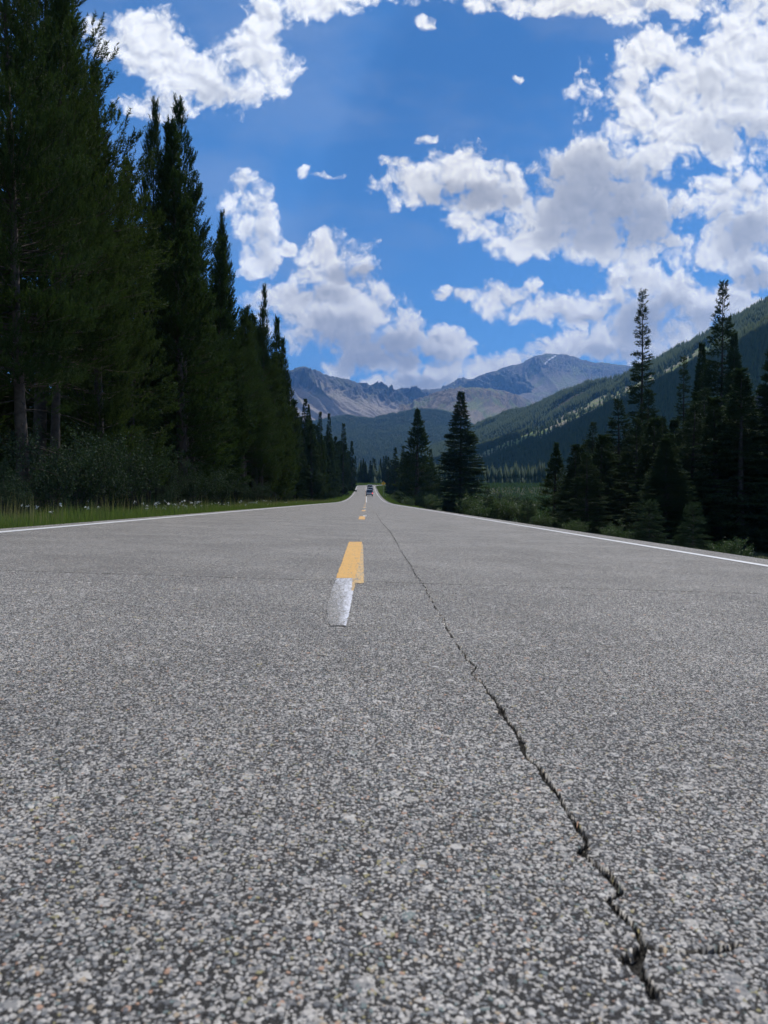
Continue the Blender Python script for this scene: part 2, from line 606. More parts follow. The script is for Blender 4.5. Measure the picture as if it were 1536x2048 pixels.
M = {}
M['asphalt'] = asphalt_mat('asphalt', False)
M['asphalt_near'] = asphalt_mat('asphalt_near', True, True)
M['yellow'] = paint_mat('yellow_paint', (.60, .315, .05), (.68, .38, .08), 0.56, 0.60)
M['yellow_thin'] = paint_mat('yellow_paint_thin', (.60, .36, .10), (.62, .40, .15), 0.47, 0.60)
M['white'] = paint_mat('white_paint', (.60, .60, .60), (.72, .72, .71), 0.58, 0.66)
M['white_worn'] = paint_mat('white_paint_worn', (.60, .61, .66), (.70, .70, .74), 0.44, 0.68, edge=0.44)
M['crack'] = simple('crack_dark', (.013, .012, .011), 0.95, spec=0.1)
M['seam'] = simple('seam_dark', (.06, .06, .062), 0.9, spec=0.1)
M['bark'] = simple('pine_bark', (.055, .042, .032), 0.9, var=0.45, vscale=6, bump=0.02)
M['bark_grey'] = simple('fir_bark', (.05, .046, .042), 0.9, var=0.4, vscale=6, bump=0.02)
M['pine'] = foliage_mat('pine_needles', (.022, .038, .013), (.066, .090, .026), (.026, .048, .018), 0.26)
M['fir'] = foliage_mat('fir_needles', (.024, .044, .026), (.050, .078, .038), (.030, .052, .024), 0.18)
M['leaf'] = foliage_mat('shrub_leaves', (.018, .036, .020), (.052, .075, .045), (.03, .05, .026), 0.18, 0.7, 0.1)
M['willow'] = foliage_mat('willow_leaves', (.040, .070, .024), (.09, .13, .045), (.05, .08, .03), 0.25, 0.5, 0.3)
M['willow_grey'] = foliage_mat('grey_willow_leaves', (.035, .045, .032), (.06, .07, .05), (.04, .05, .036), 0.1)
M['grass'] = foliage_mat('grass_blades', (.055, .10, .018), (.13, .18, .045), (.12, .15, .05), 0.4, 0.5, 0.3)
M['straw'] = foliage_mat('dry_grass', (.20, .17, .09), (.30, .26, .15), (.2, .2, .1), 0.3)
M['petal'] = simple('white_petals', (.60, .60, .55), 0.7)
M['stone'] = simple('grey_stone', (.30, .29, .28), 0.85, var=0.35, vscale=9, bump=0.01)
M['far_tree'] = foliage_mat('far_conifer', (.035, .062, .022), (.085, .120, .040), (.05, .08, .03), 0.15)


# ------------------------------------------------------------------ terrain functions
S_CROSS = 0.0335
CX = -0.09


def road_z(y):
    y = np.asarray(y, dtype=float)
    k = 1.351e-4
    a = k * np.clip(y - 89.6, 0, 210.4) ** 2
    t = np.clip(y - 300, 0, 80)
    sl = 2 * k * 210.4
    return a + sl * t - sl * t * t / 160.0


PROF = np.array([(-3000, 60), (-400, 14), (-60, 2.4), (-20, .7), (-8, .12), (-6, .0), (-4.7, .10), (-4.2, .10), (-3.97, .02), (4.1, -.30), (4.35, -.22),
                 (5.6, -.55), (8, -1.1), (14, -1.6), (25, -2.3), (50, -3.0), (140, -3), (400, 0), (3000, 20)])


def ground_z(x, y):
    x = np.asarray(x, dtype=float)
    y = np.asarray(y, dtype=float)
    u = x - CX
    base = np.interp(u, PROF[:, 0], PROF[:, 1])
    bump = (fbm(x * .35, y * .35, 3, 3) - .5) * np.clip((np.abs(u) - 4.6) / 4, 0, 1) * np.where(u > 0, .5, .35)
    flat = np.clip((y - 275) / 20, 0, 1) * ((x > -30) & (x < 110))
    base = base * (1 - flat) + (-.15) * flat
    near = np.where(np.abs(u) < 4.0, -.10 * (1 - flat), 0)
    return road_z(y) + base + bump * (1 - .7 * flat) + near


def build_ground():
    xs = np.unique(np.concatenate([-np.geomspace(8, 9000, 46), np.linspace(-8, -4.4, 10), [-4.2, -4.06, -3.97, -3, -1, 1, 3, 4.1, 4.2, 4.35], np.linspace(4.7, 12, 16), np.geomspace(12.5, 9000, 46)]))
    ys = np.unique(np.concatenate([-np.geomspace(2, 400, 16), np.linspace(-1, 60, 62), np.linspace(61, 420, 180), np.geomspace(425, 12000, 40)]))
    X, Y = np.meshgrid(xs, ys, indexing='ij')
    Z = ground_z(X, Y)
    V = np.stack([X, Y, Z], -1).reshape(-1, 3)
    m, T, out = mat('forest_ground')
    geo = T.n('ShaderNodeNewGeometry')
    p = geo.outputs['Position']
    n = T.noise(p, 0.6, 6, 0.6).outputs[0]
    n2 = T.noise(p, 9.0, 5, 0.65).outputs[0]
    c = T.mix(T.sm(n, .35, .65), (.020, .032, .012, 1), (.045, .055, .020, 1))
    c = T.mix(T.m('MULTIPLY', T.sm(n2, .45, .7), .6), c, (.06, .05, .033, 1))
    b = T.n('ShaderNodeBsdfPrincipled', Base_Color=c, Roughness=0.95)
    b.inputs['Specular IOR Level'].default_value = 0.15
    bp = T.n('ShaderNodeBump', Strength=0.7, Distance=0.08, Height=n2)
    T.L.new(bp.outputs[0], b.inputs['Normal'])
    T.L.new(b.outputs[0], out.inputs[0])
    o = link('ground', new_mesh('ground', V, grid_faces(len(xs), len(ys)), [m], smooth=True))
    o['kind'] = 'structure'


build_ground()


def tag(o, kind=None, label=None, cat=None, group=None):
    if kind:
        o['kind'] = kind
    if label:
        o['label'] = label
    if cat:
        o['category'] = cat
    if group:
        o['group'] = group
    return o


# ------------------------------------------------------------------ road
def center(s):
    """centre-line: straight to y=300, then an arc to the right; returns x,y,nx,ny (normal to the right)"""
    RR = 55.0
    if s <= 300:
        return CX, s, 1.0, 0.0
    a = (s - 300) / RR
    return CX + RR * (1 - math.cos(a)), 300 + RR * math.sin(a), math.cos(a), -math.sin(a)


def surf_z(x, y, u, s):
    k = 1 - min(max((s - 290) / 30, 0), 1)
    return float(road_z(y)) - S_CROSS * (u + CX) * k


def strip(u0, u1, s0, s1, lift, step=2.0, jit=0.0, seed=0):
    """ribbon along the road between lateral offsets, as vertices + faces"""
    rng = random.Random(seed)
    n = max(2, int(math.ceil((s1 - s0) / step)) + 1)
    V = []
    for i in range(n):
        s = s0 + (s1 - s0) * i / (n - 1)
        x, y, nx, ny = center(s)
        for u in (u0, u1):
            uu = u + (rng.uniform(-jit, jit) if jit else 0)
            V.append((x + nx * uu, y + ny * uu, surf_z(x, y, uu, s) + lift))
    Fc = [(2 * i, 2 * i + 1, 2 * i + 3, 2 * i + 2) for i in range(n - 1)]
    return V, Fc


# crack polyline traced on the ground (photo pixels -> ground plane)
def on_road(px, py):
    d = ROT @ Vector(((px - 768) / F, -(py - 1024) / F, -1.0))
    # plane z = -S*x
    t = -(CAMLOC.z) / (d.z + S_CROSS * d.x)
    q = CAMLOC + d * t
    return q.x, q.y


CRACK_PX = [(752, 1026), (762, 1044), (780, 1063), (795, 1088), (800, 1100), (812, 1118), (823, 1133), (829, 1148), (850, 1172), (856, 1186), (866, 1204), (872, 1218), (889, 1237), (886, 1246),
            (896, 1258), (905, 1272), (906, 1279), (916, 1289), (926, 1303), (933, 1318), (951, 1331), (952, 1336), (943, 1345), (958, 1360), (972, 1374), (977, 1385), (990, 1398),
            (998, 1411), (1012, 1438), (1026, 1452), (1034, 1468), (1047, 1492), (1056, 1516), (1078, 1532), (1088, 1550), (1100, 1567), (1118, 1590), (1130, 1614), (1148, 1640), (1158, 1655), (1176, 1683),
            (1162, 1702), (1180, 1718), (1212, 1742), (1238, 1772), (1240, 1784), (1216, 1798), (1232, 1816), (1255, 1838), (1276, 1860), (1288, 1890), (1262, 1918), (1285, 1945), (1312, 1990)]
CRACK_W = {30: 1.0}
BRANCH_PX = [(1288, 1890), (1330, 1900), (1370, 1902), (1420, 1900), (1470, 1888)]
CRACK = [on_road(*q) for q in CRACK_PX]
BRANCH = [on_road(*q) for q in BRANCH_PX]


def refine(pl, seed, amp):
    rng = random.Random(seed)
    out = []
    for a, b in zip(pl[:-1], pl[1:]):
        L = math.hypot(b[0] - a[0], b[1] - a[1])
        n = max(1, int(L / 0.025))
        n = min(n, 30)
        for i in range(n):
            t = i / n
            out.append((a[0] + (b[0] - a[0]) * t + rng.uniform(-amp, amp) * (i > 0), a[1] + (b[1] - a[1]) * t + rng.uniform(-amp, amp) * (i > 0)))
    out.append(pl[-1])
    return out


CRACK_R = refine(CRACK, 5, .0035)
BRANCH_R = refine(BRANCH, 6, .003)


def crack_attr(X, Y):
    """0..1: how deep inside the crack each point is"""
    res = np.zeros_like(X)
    for pl, w0 in ((CRACK_R, 0.0042), (BRANCH_R, 0.0036)):
        rng = random.Random(9)
        ws = [w0 * (0.45 + 1.1 * rng.random() ** 1.5 + (1.3 if rng.random() < .05 else 0)) for _ in pl]
        for k in range(len(pl) - 1):
            (ax, ay), (bx, by) = pl[k], pl[k + 1]
            pad = 0.02
            sel = (X > min(ax, bx) - pad) & (X < max(ax, bx) + pad) & (Y > min(ay, by) - pad) & (Y < max(ay, by) + pad)
            if not sel.any():
                continue
            x = X[sel]
            y = Y[sel]
            L2 = (bx - ax) ** 2 + (by - ay) ** 2 + 1e-9
            t = np.clip(((x - ax) * (bx - ax) + (y - ay) * (by - ay)) / L2, 0, 1)
            d = np.hypot(x - ax - t * (bx - ax), y - ay - t * (by - ay))
            w = (ws[k] * (1 - t) + ws[k + 1] * t) * (1.0 if ay < 1.7 else .62)
            val = np.clip((w * 1.35 - d) / (w * 0.7), 0, 1)
            res[sel] = np.maximum(res[sel], val)
    return res


U_L, U_R = -3.92, 4.02                       # paved edges
Y_NEAR0, Y_NEAR1 = 0.30, 4.0


def build_road():
    RV, RF, CA = [], [], []
    MI = []
    off = 0

    def add(V, Fc, mi, ca=None):
        nonlocal off
        V = np.asarray(V, dtype=float).reshape(-1, 3)
        Fc = np.asarray(Fc)
        RV.append(V)
        RF.append(Fc + off)
        MI.append(np.full(len(Fc), mi))
        CA.append(np.zeros(len(V)) if ca is None else ca)
        off += len(V)

    # dense patches near the lens
    q = 2.0 if QUICK else 1.0
    rects = [(-0.85, 0.95, Y_NEAR0, 1.15, .0018 * q), (-1.35, 1.45, 1.15, 2.2, .0032 * q), (-2.2, 2.3, 2.2, Y_NEAR1, .0065 * q)]
    for (x0, x1, y0, y1, st) in rects:
        nx = int((x1 - x0) / st) + 1
        ny = int((y1 - y0) / st) + 1
        xs = np.linspace(x0, x1, nx)
        ys = np.linspace(y0, y1, ny)
        X, Y = np.meshgrid(xs, ys, indexing='ij')
        ca = crack_attr(X.ravel(), Y.ravel())
        V = np.stack([X, Y, -S_CROSS * X], -1).reshape(-1, 3)
        add(V, grid_faces(nx, ny), 1, ca)
        # side pieces of the same band, plain
        for (a, b) in ((CX + U_L, x0), (x1, CX + U_R)):
            V = [(a, y0, -S_CROSS * a), (b, y0, -S_CROSS * b), (b, y1, -S_CROSS * b), (a, y1, -S_CROSS * a)]
            add(V, [(0, 1, 2, 3)], 0)
        # bed under the patch so nothing shows through
    V = [(CX + U_L, -.02, -S_CROSS * (CX + U_L) - .02), (CX + U_R, -.02, -S_CROSS * (CX + U_R) - .02), (CX + U_R, 4.05, -S_CROSS * (CX + U_R) - .02), (CX + U_L, 4.05, -S_CROSS * (CX + U_L) - .02)]
    add(V, [(0, 1, 2, 3)], 0)
    for (s0, s1) in ((-60, Y_NEAR0), (Y_NEAR1, 430)):
        V, Fc = strip(U_L, U_R, s0, s1, 0.0, 2.5)
        add(V, Fc, 0)
        # slab sides
        for (u, flip) in ((U_L, 1), (U_R, 0)):
            V, Fc = strip(u, u, s0, s1, 0.0, 2.5)
            V = [(v[0], v[1], v[2] - (0.10 if i % 2 == (0 if flip else 1) else 0)) for i, v in enumerate(V)]
            add(V, Fc, 0)
    V, Fc = strip(U_L, U_L, Y_NEAR0, Y_NEAR1, 0.0, 2)
    V = [(v[0], v[1], v[2] - (0.10 if i % 2 == 0 else 0)) for i, v in enumerate(V)]
    add(V, Fc, 0)
    V, Fc = strip(U_R, U_R, Y_NEAR0, Y_NEAR1, 0.0, 2)
    V = [(v[0], v[1], v[2] - (0.10 if i % 2 == 1 else 0)) for i, v in enumerate(V)]
    add(V, Fc, 0)
    me = new_mesh('road', np.concatenate(RV), [np.concatenate(RF)], [M['asphalt'], M['asphalt_near']], np.concatenate(MI), {'crack': np.concatenate(CA)})
    tag(link('road', me), 'structure')

    # gravelly shoulder strips
    m = simple('shoulder_gravel', (.16, .15, .135), 0.95, var=0.45, vscale=30, bump=0.01)
    for nm, a, b in (('left', -4.35, -3.90), ('right', 4.0, 4.75)):
        V = []
        n = 160
        rng = random.Random(4)
        for i in range(n + 1):
            s = -50 + i * (338 / n)
            x, y, nx, ny = center(s)
            jo = rng.uniform(-.12, .12)
            if nm == 'left':
                V += [(x + a + jo, y, float(road_z(y)) + .085), (x + b, y, surf_z(x, y, b, s) - .012)]
            else:
                V += [(x + a, y, surf_z(x, y, a, s) - .012), (x + b + jo, y, float(road_z(y)) - .325)]
        Fc = [(2 * i, 2 * i + 1, 2 * i + 3, 2 * i + 2) for i in range(n)]
        tag(link('road_shoulder', new_mesh('road_shoulder', V, Fc, [m])), 'structure')

    # edge lines
    for u in (-3.60, 3.51):
        V, Fc = strip(u - .055, u + .055, -50, 425, .004, 1.5, .003, 3)
        tag(link('edge_line', new_mesh('edge_line', V, Fc, [M['white']])), 'structure')
    # centre dashes
    s = 4.15 - 12.2 * 4
    k = 0
    V, Fc = [], []
    V2, F2 = [], []
    while s < 300:
        if s > 5 or s < 0:
            v, f = strip(-.085, .062, s + .2, s + 3.4, .004, .8, .004, k)
            b = len(V)
            V += v
            Fc += [tuple(b + i for i in q2) for q2 in f]
            if s < 80:                       # white ghost stripe beside each dash
                v, f = strip(-.0, .10, s + 3.4, s + 4.6, .004, .8, .004, k)
                b = len(V2)
                V2 += v
                F2 += [tuple(b + i for i in q2) for q2 in f]
        s += 12.2
        k += 1
    tag(link('centre_line', new_mesh('centre_line', V, Fc, [M['yellow']])), 'structure')
    tag(link('white_stripe', new_mesh('white_stripe', V2, F2, [M['white_worn']], attrs={'worn': np.full(len(V2), .1)})), 'structure')
    # solid line that starts where the road begins to climb
    V, Fc = strip(.10, .22, 112, 420, .004, 2.0)
    tag(link('solid_centre_line', new_mesh('solid_centre_line', V, Fc, [M['yellow_thin'] if False else M['white']])), 'structure')

    # the first dash, traced: yellow, its thin offset coat, and the white patch
    def patch(name, pix, material, lift, attr=None):
        pts = [on_road(*q) for q in pix]
        n = len(pts) // 2
        rows = 26
        V = []
        wn = []
        rng = random.Random(hash(name) % 1000 if False else len(name))
        lefts, rights = pts[:n], pts[n:]
        for i in range((n - 1) * rows + 1):
            k = min(i // rows, n - 2)
            t = (i - k * rows) / rows
            l = (lefts[k][0] * (1 - t) + lefts[k + 1][0] * t + rng.uniform(-.0035, .0035), lefts[k][1] * (1 - t) + lefts[k + 1][1] * t)
            r = (rights[k][0] * (1 - t) + rights[k + 1][0] * t + rng.uniform(-.0025, .0025), rights[k][1] * (1 - t) + rights[k + 1][1] * t)
            for c in range(9):
                w = c / 8
                x = l[0] * (1 - w) + r[0] * w
                y = l[1] * (1 - w) + r[1] * w
                V.append((x, y, -S_CROSS * x + lift))
                tt = i / ((n - 1) * rows)
                wn.append((1 - w) * (1.0 if attr else 0) * (0.15 + .85 * (1 - tt)))
        me = new_mesh(name, V, grid_faces((n - 1) * rows + 1, 9), [material], attrs={'worn': np.array(wn)})
        return tag(link(name, me), 'structure')
    patch('yellow_overspray', [(705, 1167), (712, 1120), (712, 1085), (728, 1167), (727, 1120), (726, 1088)], M['yellow_thin'], .0014)
    patch('yellow_dash', [(672, 1157), (684, 1124), (698, 1084), (710, 1157), (719, 1124), (724, 1084)], M['yellow'], .0032)
    patch('yellow_remnant', [(703, 1182), (704, 1170), (705, 1157), (707, 1182), (711, 1170), (713, 1157)], M['yellow_thin'], .0024)
    patch('white_patch', [(660, 1252), (652, 1220), (662, 1185), (673, 1156), (692, 1252), (700, 1220), (706, 1185), (710, 1156)], M['white_worn'], .0020, 1)

    # crack as a ribbon beyond the sculpted patch
    def ribbon(name, pl, wf, material, lift=.0035):
        V = []
        for i, (x, y) in enumerate(pl):
            a = pl[max(i - 1, 0)]
            b = pl[min(i + 1, len(pl) - 1)]
            dx, dy = b[0] - a[0], b[1] - a[1]
            L = math.hypot(dx, dy) or 1
            w = wf(x, y) / 2
            V += [(x - dy / L * w, y + dx / L * w, -S_CROSS * x + lift), (x + dy / L * w, y - dx / L * w, -S_CROSS * x + lift)]
        Fc = [(2 * i, 2 * i + 1, 2 * i + 3, 2 * i + 2) for i in range(len(pl) - 1)]
        return tag(link(name, new_mesh(name, V, Fc, [material])), 'structure')
    rng = random.Random(2)
    far = [q for q in CRACK_R if q[1] > Y_NEAR1 - .02]
    ribbon('pavement_crack', far, lambda x, y: .0042 * rng.choice([.15, .5, .9, 1.3, 1.7]) + max(0, y - 8) * .0003, M['crack'])
    for (y0, sk, w, sd) in ((11.6, -.035, .016, 1), (6.9, -.02, .005, 2), (27.5, .01, .03, 3), (3.05, .0, .0, 4), (47, 0, .04, 5)):
        if w == 0:
            continue
        pl = [(x, y0 + sk * x + (vnoise(np.array([x * 2.3]), np.array([sd * 3.1]), 5)[0] - .5) * .12) for x in np.arange(-3.8, 3.9, .08)]
        ribbon('pavement_crack', pl, lambda x, y: w * rng.uniform(.2, 1.3), M['crack'] if w > .008 else M['seam'])


build_road()
#@@SPLIT
# ------------------------------------------------------------------ conifers
def branch_wood(MBv, MBf, p0s, dirs, lens, droop, up, r0, rng, segs=4, sides=3):
    pass


def conifer(kind, h, rad, base, seed, nb, shoots, needles, nlen, nw, top_pow=0.85, gap=0.0, sparse_top=False, low_dead=True, trunk_r=None, ragged=0.35):
    """returns trunk mesh data and crown mesh data for one conifer of height h"""
    rng = np.random.default_rng(seed)
    pine = kind == 'pine'
    # branches ---------------------------------------------------
    t = base + (1 - base) * rng.random(nb) ** (1.0 if pine else 0.9)
    t = np.sort(np.clip(t, base, .992))
    if pine:                                   # pines carry their branches in whorls
        w = .022
        t = np.where(rng.random(nb) < .55, np.round(t / w) * w + rng.normal(0, .002, nb), t)
    az = rng.random(nb) * 2 * np.pi
    # crown outline: widest low, with lobes so that it is uneven
    f = (1 - t) / (1 - base)
    prof = np.clip(f, 0, 1) ** top_pow * (1 - .35 * np.clip((f - .75) / .25, 0, 1))
    lobe = 1 + ragged * (vnoise(t * 9 + 3, az * 1.3, seed) * 2 - 1) + rng.normal(0, .19, nb) 
    lobe = lobe * (.68 + .58 * vnoise(t * 32, az * 1.4, seed + 31))
    lobe = np.minimum(lobe, 1.22)
    L = np.maximum(rad * prof * lobe, .16 + .10 * rng.random(nb))
    if gap:
        keep = rng.random(nb) > gap * vnoise(t * 14, az, seed + 4)
        t, az, L, f = t[keep], az[keep], L[keep], f[keep]
        nb = len(t)
    if pine:
        elev = np.radians(np.interp(1 - f, [0, .4, .8, 1], [-8, 12, 40, 66]) + rng.normal(0, 9, nb))
        curve = rng.uniform(.15, .5, nb)        # tips sweep upward
    else:
        elev = np.radians(np.interp(1 - f, [0, .4, .8, 1], [-24, -16, 4, 48]) + rng.normal(0, 7, nb))
        curve = rng.uniform(.10, .32, nb)
    z0 = t * h
    lean = rng.normal(0, .012, 2)

    def bpoint(bi, s):
        """point on branch bi at fraction s"""
        e = elev[bi] + curve[bi] * s * 1.4
        r = L[bi] * s * np.cos(elev[bi] + curve[bi] * s * .7)
        z = z0[bi] + L[bi] * s * np.sin(elev[bi] + curve[bi] * s * .7)
        x = r * np.cos(az[bi]) + lean[0] * z0[bi]
        y = r * np.sin(az[bi]) + lean[1] * z0[bi]
        d = np.stack([np.cos(e) * np.cos(az[bi]), np.cos(e) * np.sin(az[bi]), np.sin(e)], -1)
        return np.stack([x, y, z], -1), d

    # shoots ---------------------------------------------------------
    per = np.maximum(5, (1.5 * shoots * L / rad * (0.9 + .4 * rng.random(nb))).astype(int))
    bi = np.repeat(np.arange(nb), per)
    ns = len(bi)
    s = rng.random(ns) ** .62
    s = np.maximum(s, .12)
    P0, D0 = bpoint(bi, s)
    side = np.stack([-np.sin(az[bi]), np.cos(az[bi]), np.zeros(ns)], -1)
    upv = np.cross(side, D0)
    sg = rng.choice([-1, 1], ns)
    spread = L[bi] * (1 - s) * .55 + .10        # twig length sideways from the branch
    off = rng.random(ns) * spread
    if pine:
        P1 = P0 + side * (sg * off)[:, None] + upv * (rng.normal(0, .30, ns) * spread * .6)[:, None] + D0 * (off * .6)[:, None]
        sd = D0 * .7 + side * (sg * rng.random(ns) * .7)[:, None] + np.array([0, 0, 1.0]) * rng.uniform(.4, 1.3, ns)[:, None]
        sl = rng.uniform(.20, .42, ns)
    else:
        P1 = P0 + side * (sg * off)[:, None] + D0 * (off * .7)[:, None] + np.array([0, 0, -1.0]) * (rng.random(ns) * .12 * spread + .02)[:, None]
        sd = D0 * .9 + side * (sg * rng.uniform(.2, 1.0, ns))[:, None] + np.array([0, 0, -1.0]) * rng.uniform(-.15, .35, ns)[:, None]
        sl = rng.uniform(.12, .26, ns)
    sd /= np.linalg.norm(sd, axis=1)[:, None]
    # leader
    nl = 14
    lt = np.linspace(.94, 1.0, nl)
    P1 = np.concatenate([P1, np.stack([lean[0] * lt * h, lean[1] * lt * h, lt * h], -1)])
    sd = np.concatenate([sd, np.tile([0, 0, 1.0], (nl, 1)) + rng.normal(0, .25, (nl, 3))])
    sl = np.concatenate([sl, np.full(nl, .22)])
    ns += nl
    scale_l = nlen / .06
    # needles ---------------------------------------------------------
    k = np.repeat(np.arange(ns), needles)
    n = len(k)
    a = rng.random(n)
    phi = rng.random(n) * 2 * np.pi
    dd = sd[k]
    ref = np.where(np.abs(dd[:, 2:3]) < .9, np.array([[0, 0, 1.0]]), np.array([[1.0, 0, 0]]))
    u = np.cross(dd, ref)
    u /= np.linalg.norm(u, axis=1)[:, None]
    v = np.cross(dd, u)
    rd = u * np.cos(phi)[:, None] + v * np.sin(phi)[:, None]
    open_ = rng.uniform(.35, 1.0, n) if pine else rng.uniform(.5, 1.1, n)
    nd = dd * np.cos(open_)[:, None] + rd * np.sin(open_)[:, None]
    ln = nlen * rng.uniform(.7, 1.3, n)
    b0 = P1[k] + dd * (a * sl[k])[:, None]
    wv = np.cross(nd, rng.normal(0, 1, (n, 3)))
    wv /= np.linalg.norm(wv, axis=1)[:, None]
    A = b0 - wv * (nw / 2)
    B = b0 + wv * (nw / 2)
    Cc = b0 + nd * ln[:, None]
    V = np.stack([A, B, Cc], 1).reshape(-1, 3)
    Fc = np.arange(n * 3).reshape(-1, 3)
    rnd = np.clip(np.repeat(.5 * vnoise(P1[:, 0] * 1.5 + 50, P1[:, 2] * 1.5 + P1[:, 1], seed) + .5 * rng.random(ns), needles) + rng.normal(0, .08, n), 0, 1)
    crown = (V, Fc, rnd)
    # wood ----------------------------------------------------------------
    mb = MB()
    tr = trunk_r or h * .011 + .03
    pts = [(lean[0] * z + .02 * math.sin(z), lean[1] * z, z) for z in np.linspace(-.4, h * .985, 9)]
    rr = [tr * 1.25, tr * 1.0] + [tr * max(.04, (1 - i / 8) ** .9) for i in range(2, 9)]
    mb.tube(pts, rr, 9)
    order = np.argsort(-L)[:int(nb * .8)]
    for b in order:
        q = [bpoint(np.array([b]), np.array([x]))[0][0] for x in (0, .35, .7, .97)]
        r0 = max(.005, .0075 * L[b])
        mb.tube(q, [r0 * 1.5, r0, r0 * .6, r0 * .2], 3, cap=False)
    if low_dead:
        for _ in range(26):
            z = rng.uniform(.06, base + .05) * h
            aa = rng.uniform(0, 6.28)
            ll = rng.uniform(.3, 1.5)
            e = rng.uniform(-.45, .15)
            mb.tube([(0, 0, z), (math.cos(aa) * ll * .5, math.sin(aa) * ll * .5, z + ll * .5 * e), (math.cos(aa) * ll, math.sin(aa) * ll, z + ll * e - .1)], [.02, .012, .004], 3, cap=False)
    return mb, crown


def conifer_thing(name, kind, bark, leafm, **kw):
    mb, (V, Fc, rnd) = conifer(kind, **kw)
    root = thing(name, 'conifer', 'tree')
    mb.obj('trunk', bark, root, smooth=True)
    me = new_mesh('crown', V, Fc, [leafm], attrs={'rnd': rnd})
    link('crown', me, root)
    root['_h'] = kw['h']
    return root


PROTO = {}


def protos():
    n = .5 if QUICK else 1
    sp = [
        # name, kind, bark, mat, params
        ('pineA', 'pine_tree', 'pine', 'bark', 'pine', dict(h=16, rad=2.7, gap=.3, base=.20, seed=11, nb=430, shoots=27, needles=26, nlen=.085, nw=.021, trunk_r=.17, top_pow=.9)),
        ('pineB', 'pine_tree', 'pine', 'bark', 'pine', dict(h=16, rad=2.5, base=.12, seed=23, nb=400, shoots=26, needles=26, nlen=.085, nw=.021, ragged=.6, gap=.5, top_pow=.85)),
        ('pineC', 'pine_tree', 'pine', 'bark', 'pine', dict(h=16, rad=2.9, gap=.3, base=.28, seed=37, nb=430, shoots=27, needles=26, nlen=.085, nw=.021, top_pow=.8, ragged=.5, trunk_r=.15)),
        ('pineM', 'pine_tree', 'pine', 'bark', 'pine', dict(h=16, rad=2.0, base=.06, seed=41, nb=330, shoots=16, needles=16, nlen=.11, nw=.045, low_dead=False, top_pow=.75)),
        ('pineN', 'pine_tree', 'pine', 'bark', 'pine', dict(h=16, rad=1.9, base=.08, seed=43, nb=310, shoots=16, needles=16, nlen=.11, nw=.045, ragged=.5, low_dead=False, top_pow=.75)),
        ('firA', 'fir_tree', 'fir', 'bark_grey', 'fir', dict(h=16, rad=2.7, base=.01, seed=51, nb=900, shoots=46, needles=11, nlen=.085, nw=.034, low_dead=False, top_pow=.9)),
        ('firS', 'fir_tree', 'fir', 'bark_grey', 'fir', dict(h=16, rad=1.2, base=.05, seed=53, nb=420, shoots=26, needles=12, nlen=.075, nw=.028, low_dead=False, top_pow=.55, gap=.6, ragged=.5)),
        ('firL', 'fir_tree', 'fir', 'bark_grey', 'fir', dict(h=16, rad=2.7, base=.03, seed=57, nb=480, shoots=44, needles=12, nlen=.085, nw=.034, low_dead=False, top_pow=.9, gap=.4, ragged=.5)),
        ('firM', 'fir_tree', 'fir', 'bark_grey', 'fir', dict(h=16, rad=2.1, base=.02, seed=61, nb=340, shoots=28, needles=9, nlen=.13, nw=.06, low_dead=False, top_pow=.9)),
        ('firN', 'fir_tree', 'fir', 'bark_grey', 'fir', dict(h=16, rad=1.8, base=.02, seed=67, nb=320, shoots=26, needles=9, nlen=.13, nw=.06, low_dead=False, ragged=.5, top_pow=.9)),
        ('lowA', 'fir_tree', 'fir', 'bark_grey', 'fir', dict(h=16, rad=2.2, base=.02, seed=71, nb=230, shoots=18, needles=7, nlen=.26, nw=.14, low_dead=False, top_pow=.9)),
        ('lowB', 'pine_tree', 'pine', 'bark', 'pine', dict(h=16, rad=2.1, base=.05, seed=73, nb=230, shoots=18, needles=7, nlen=.26, nw=.14, low_dead=False, ragged=.5, top_pow=.75)),
        ('lowC', 'fir_tree', 'fir', 'bark_grey', 'fir', dict(h=16, rad=1.8, base=.02, seed=79, nb=210, shoots=18, needles=7, nlen=.26, nw=.14, low_dead=False, ragged=.5, top_pow=.9)),
        ('kid', 'young_fir', 'fir', 'bark_grey', 'fir', dict(h=3, rad=.95, base=.03, seed=83, nb=130, shoots=22, needles=14, nlen=.055, nw=.014, low_dead=False, trunk_r=.03)),
    ]
    for key, nm, kind, bk, lf, kw in sp:
        if QUICK:
            kw['needles'] = max(5, kw['needles'] // 2)
            kw['nw'] *= 1.8
        PROTO[key] = [nm, conifer_thing(nm, kind, M[bk], M[lf], **kw), False]


protos()
TREES_XY = []


def plant(key, x, y, h, label, group=None, wide=1.0, rz=None, rng=random, cat='tree', zoff=0.0):
    nm, root, used = PROTO[key]
    z = float(ground_z(x, y)) + zoff - .05
    k = h / root['_h']
    rz = rng.uniform(0, 6.28) if rz is None else rz
    kw = min(max(.55 * k, k * wide), 2.3 * k)
    tilt = (rng.gauss(0, .012), rng.gauss(0, .012))
    if not used:
        PROTO[key][2] = True
        o = root
        o.location = (x, y, z)
        o.rotation_euler = (tilt[0], tilt[1], rz)
        o.scale = (kw, kw, k)
        o['label'] = label
        if group:
            o['group'] = group
    else:
        o = dup(root, (x, y, z), rz, (kw, kw, k), label, group, tilt)
        o.name = nm
    o['category'] = cat
    TREES_XY.append((x, y))
    return o


def tip(key, px, py, D, label, wide=1.0, rz=None, seed=0, group=None, cat='tree', dz=0.0):
    """tree standing at distance D whose tip appears at photo pixel (px,py)"""
    q = P(px, py, D)
    g = float(ground_z(q.x, q.y))
    return plant(key, q.x, q.y, q.z - g + .05, label, group, wide, rz, random.Random(seed + int(px)), cat)


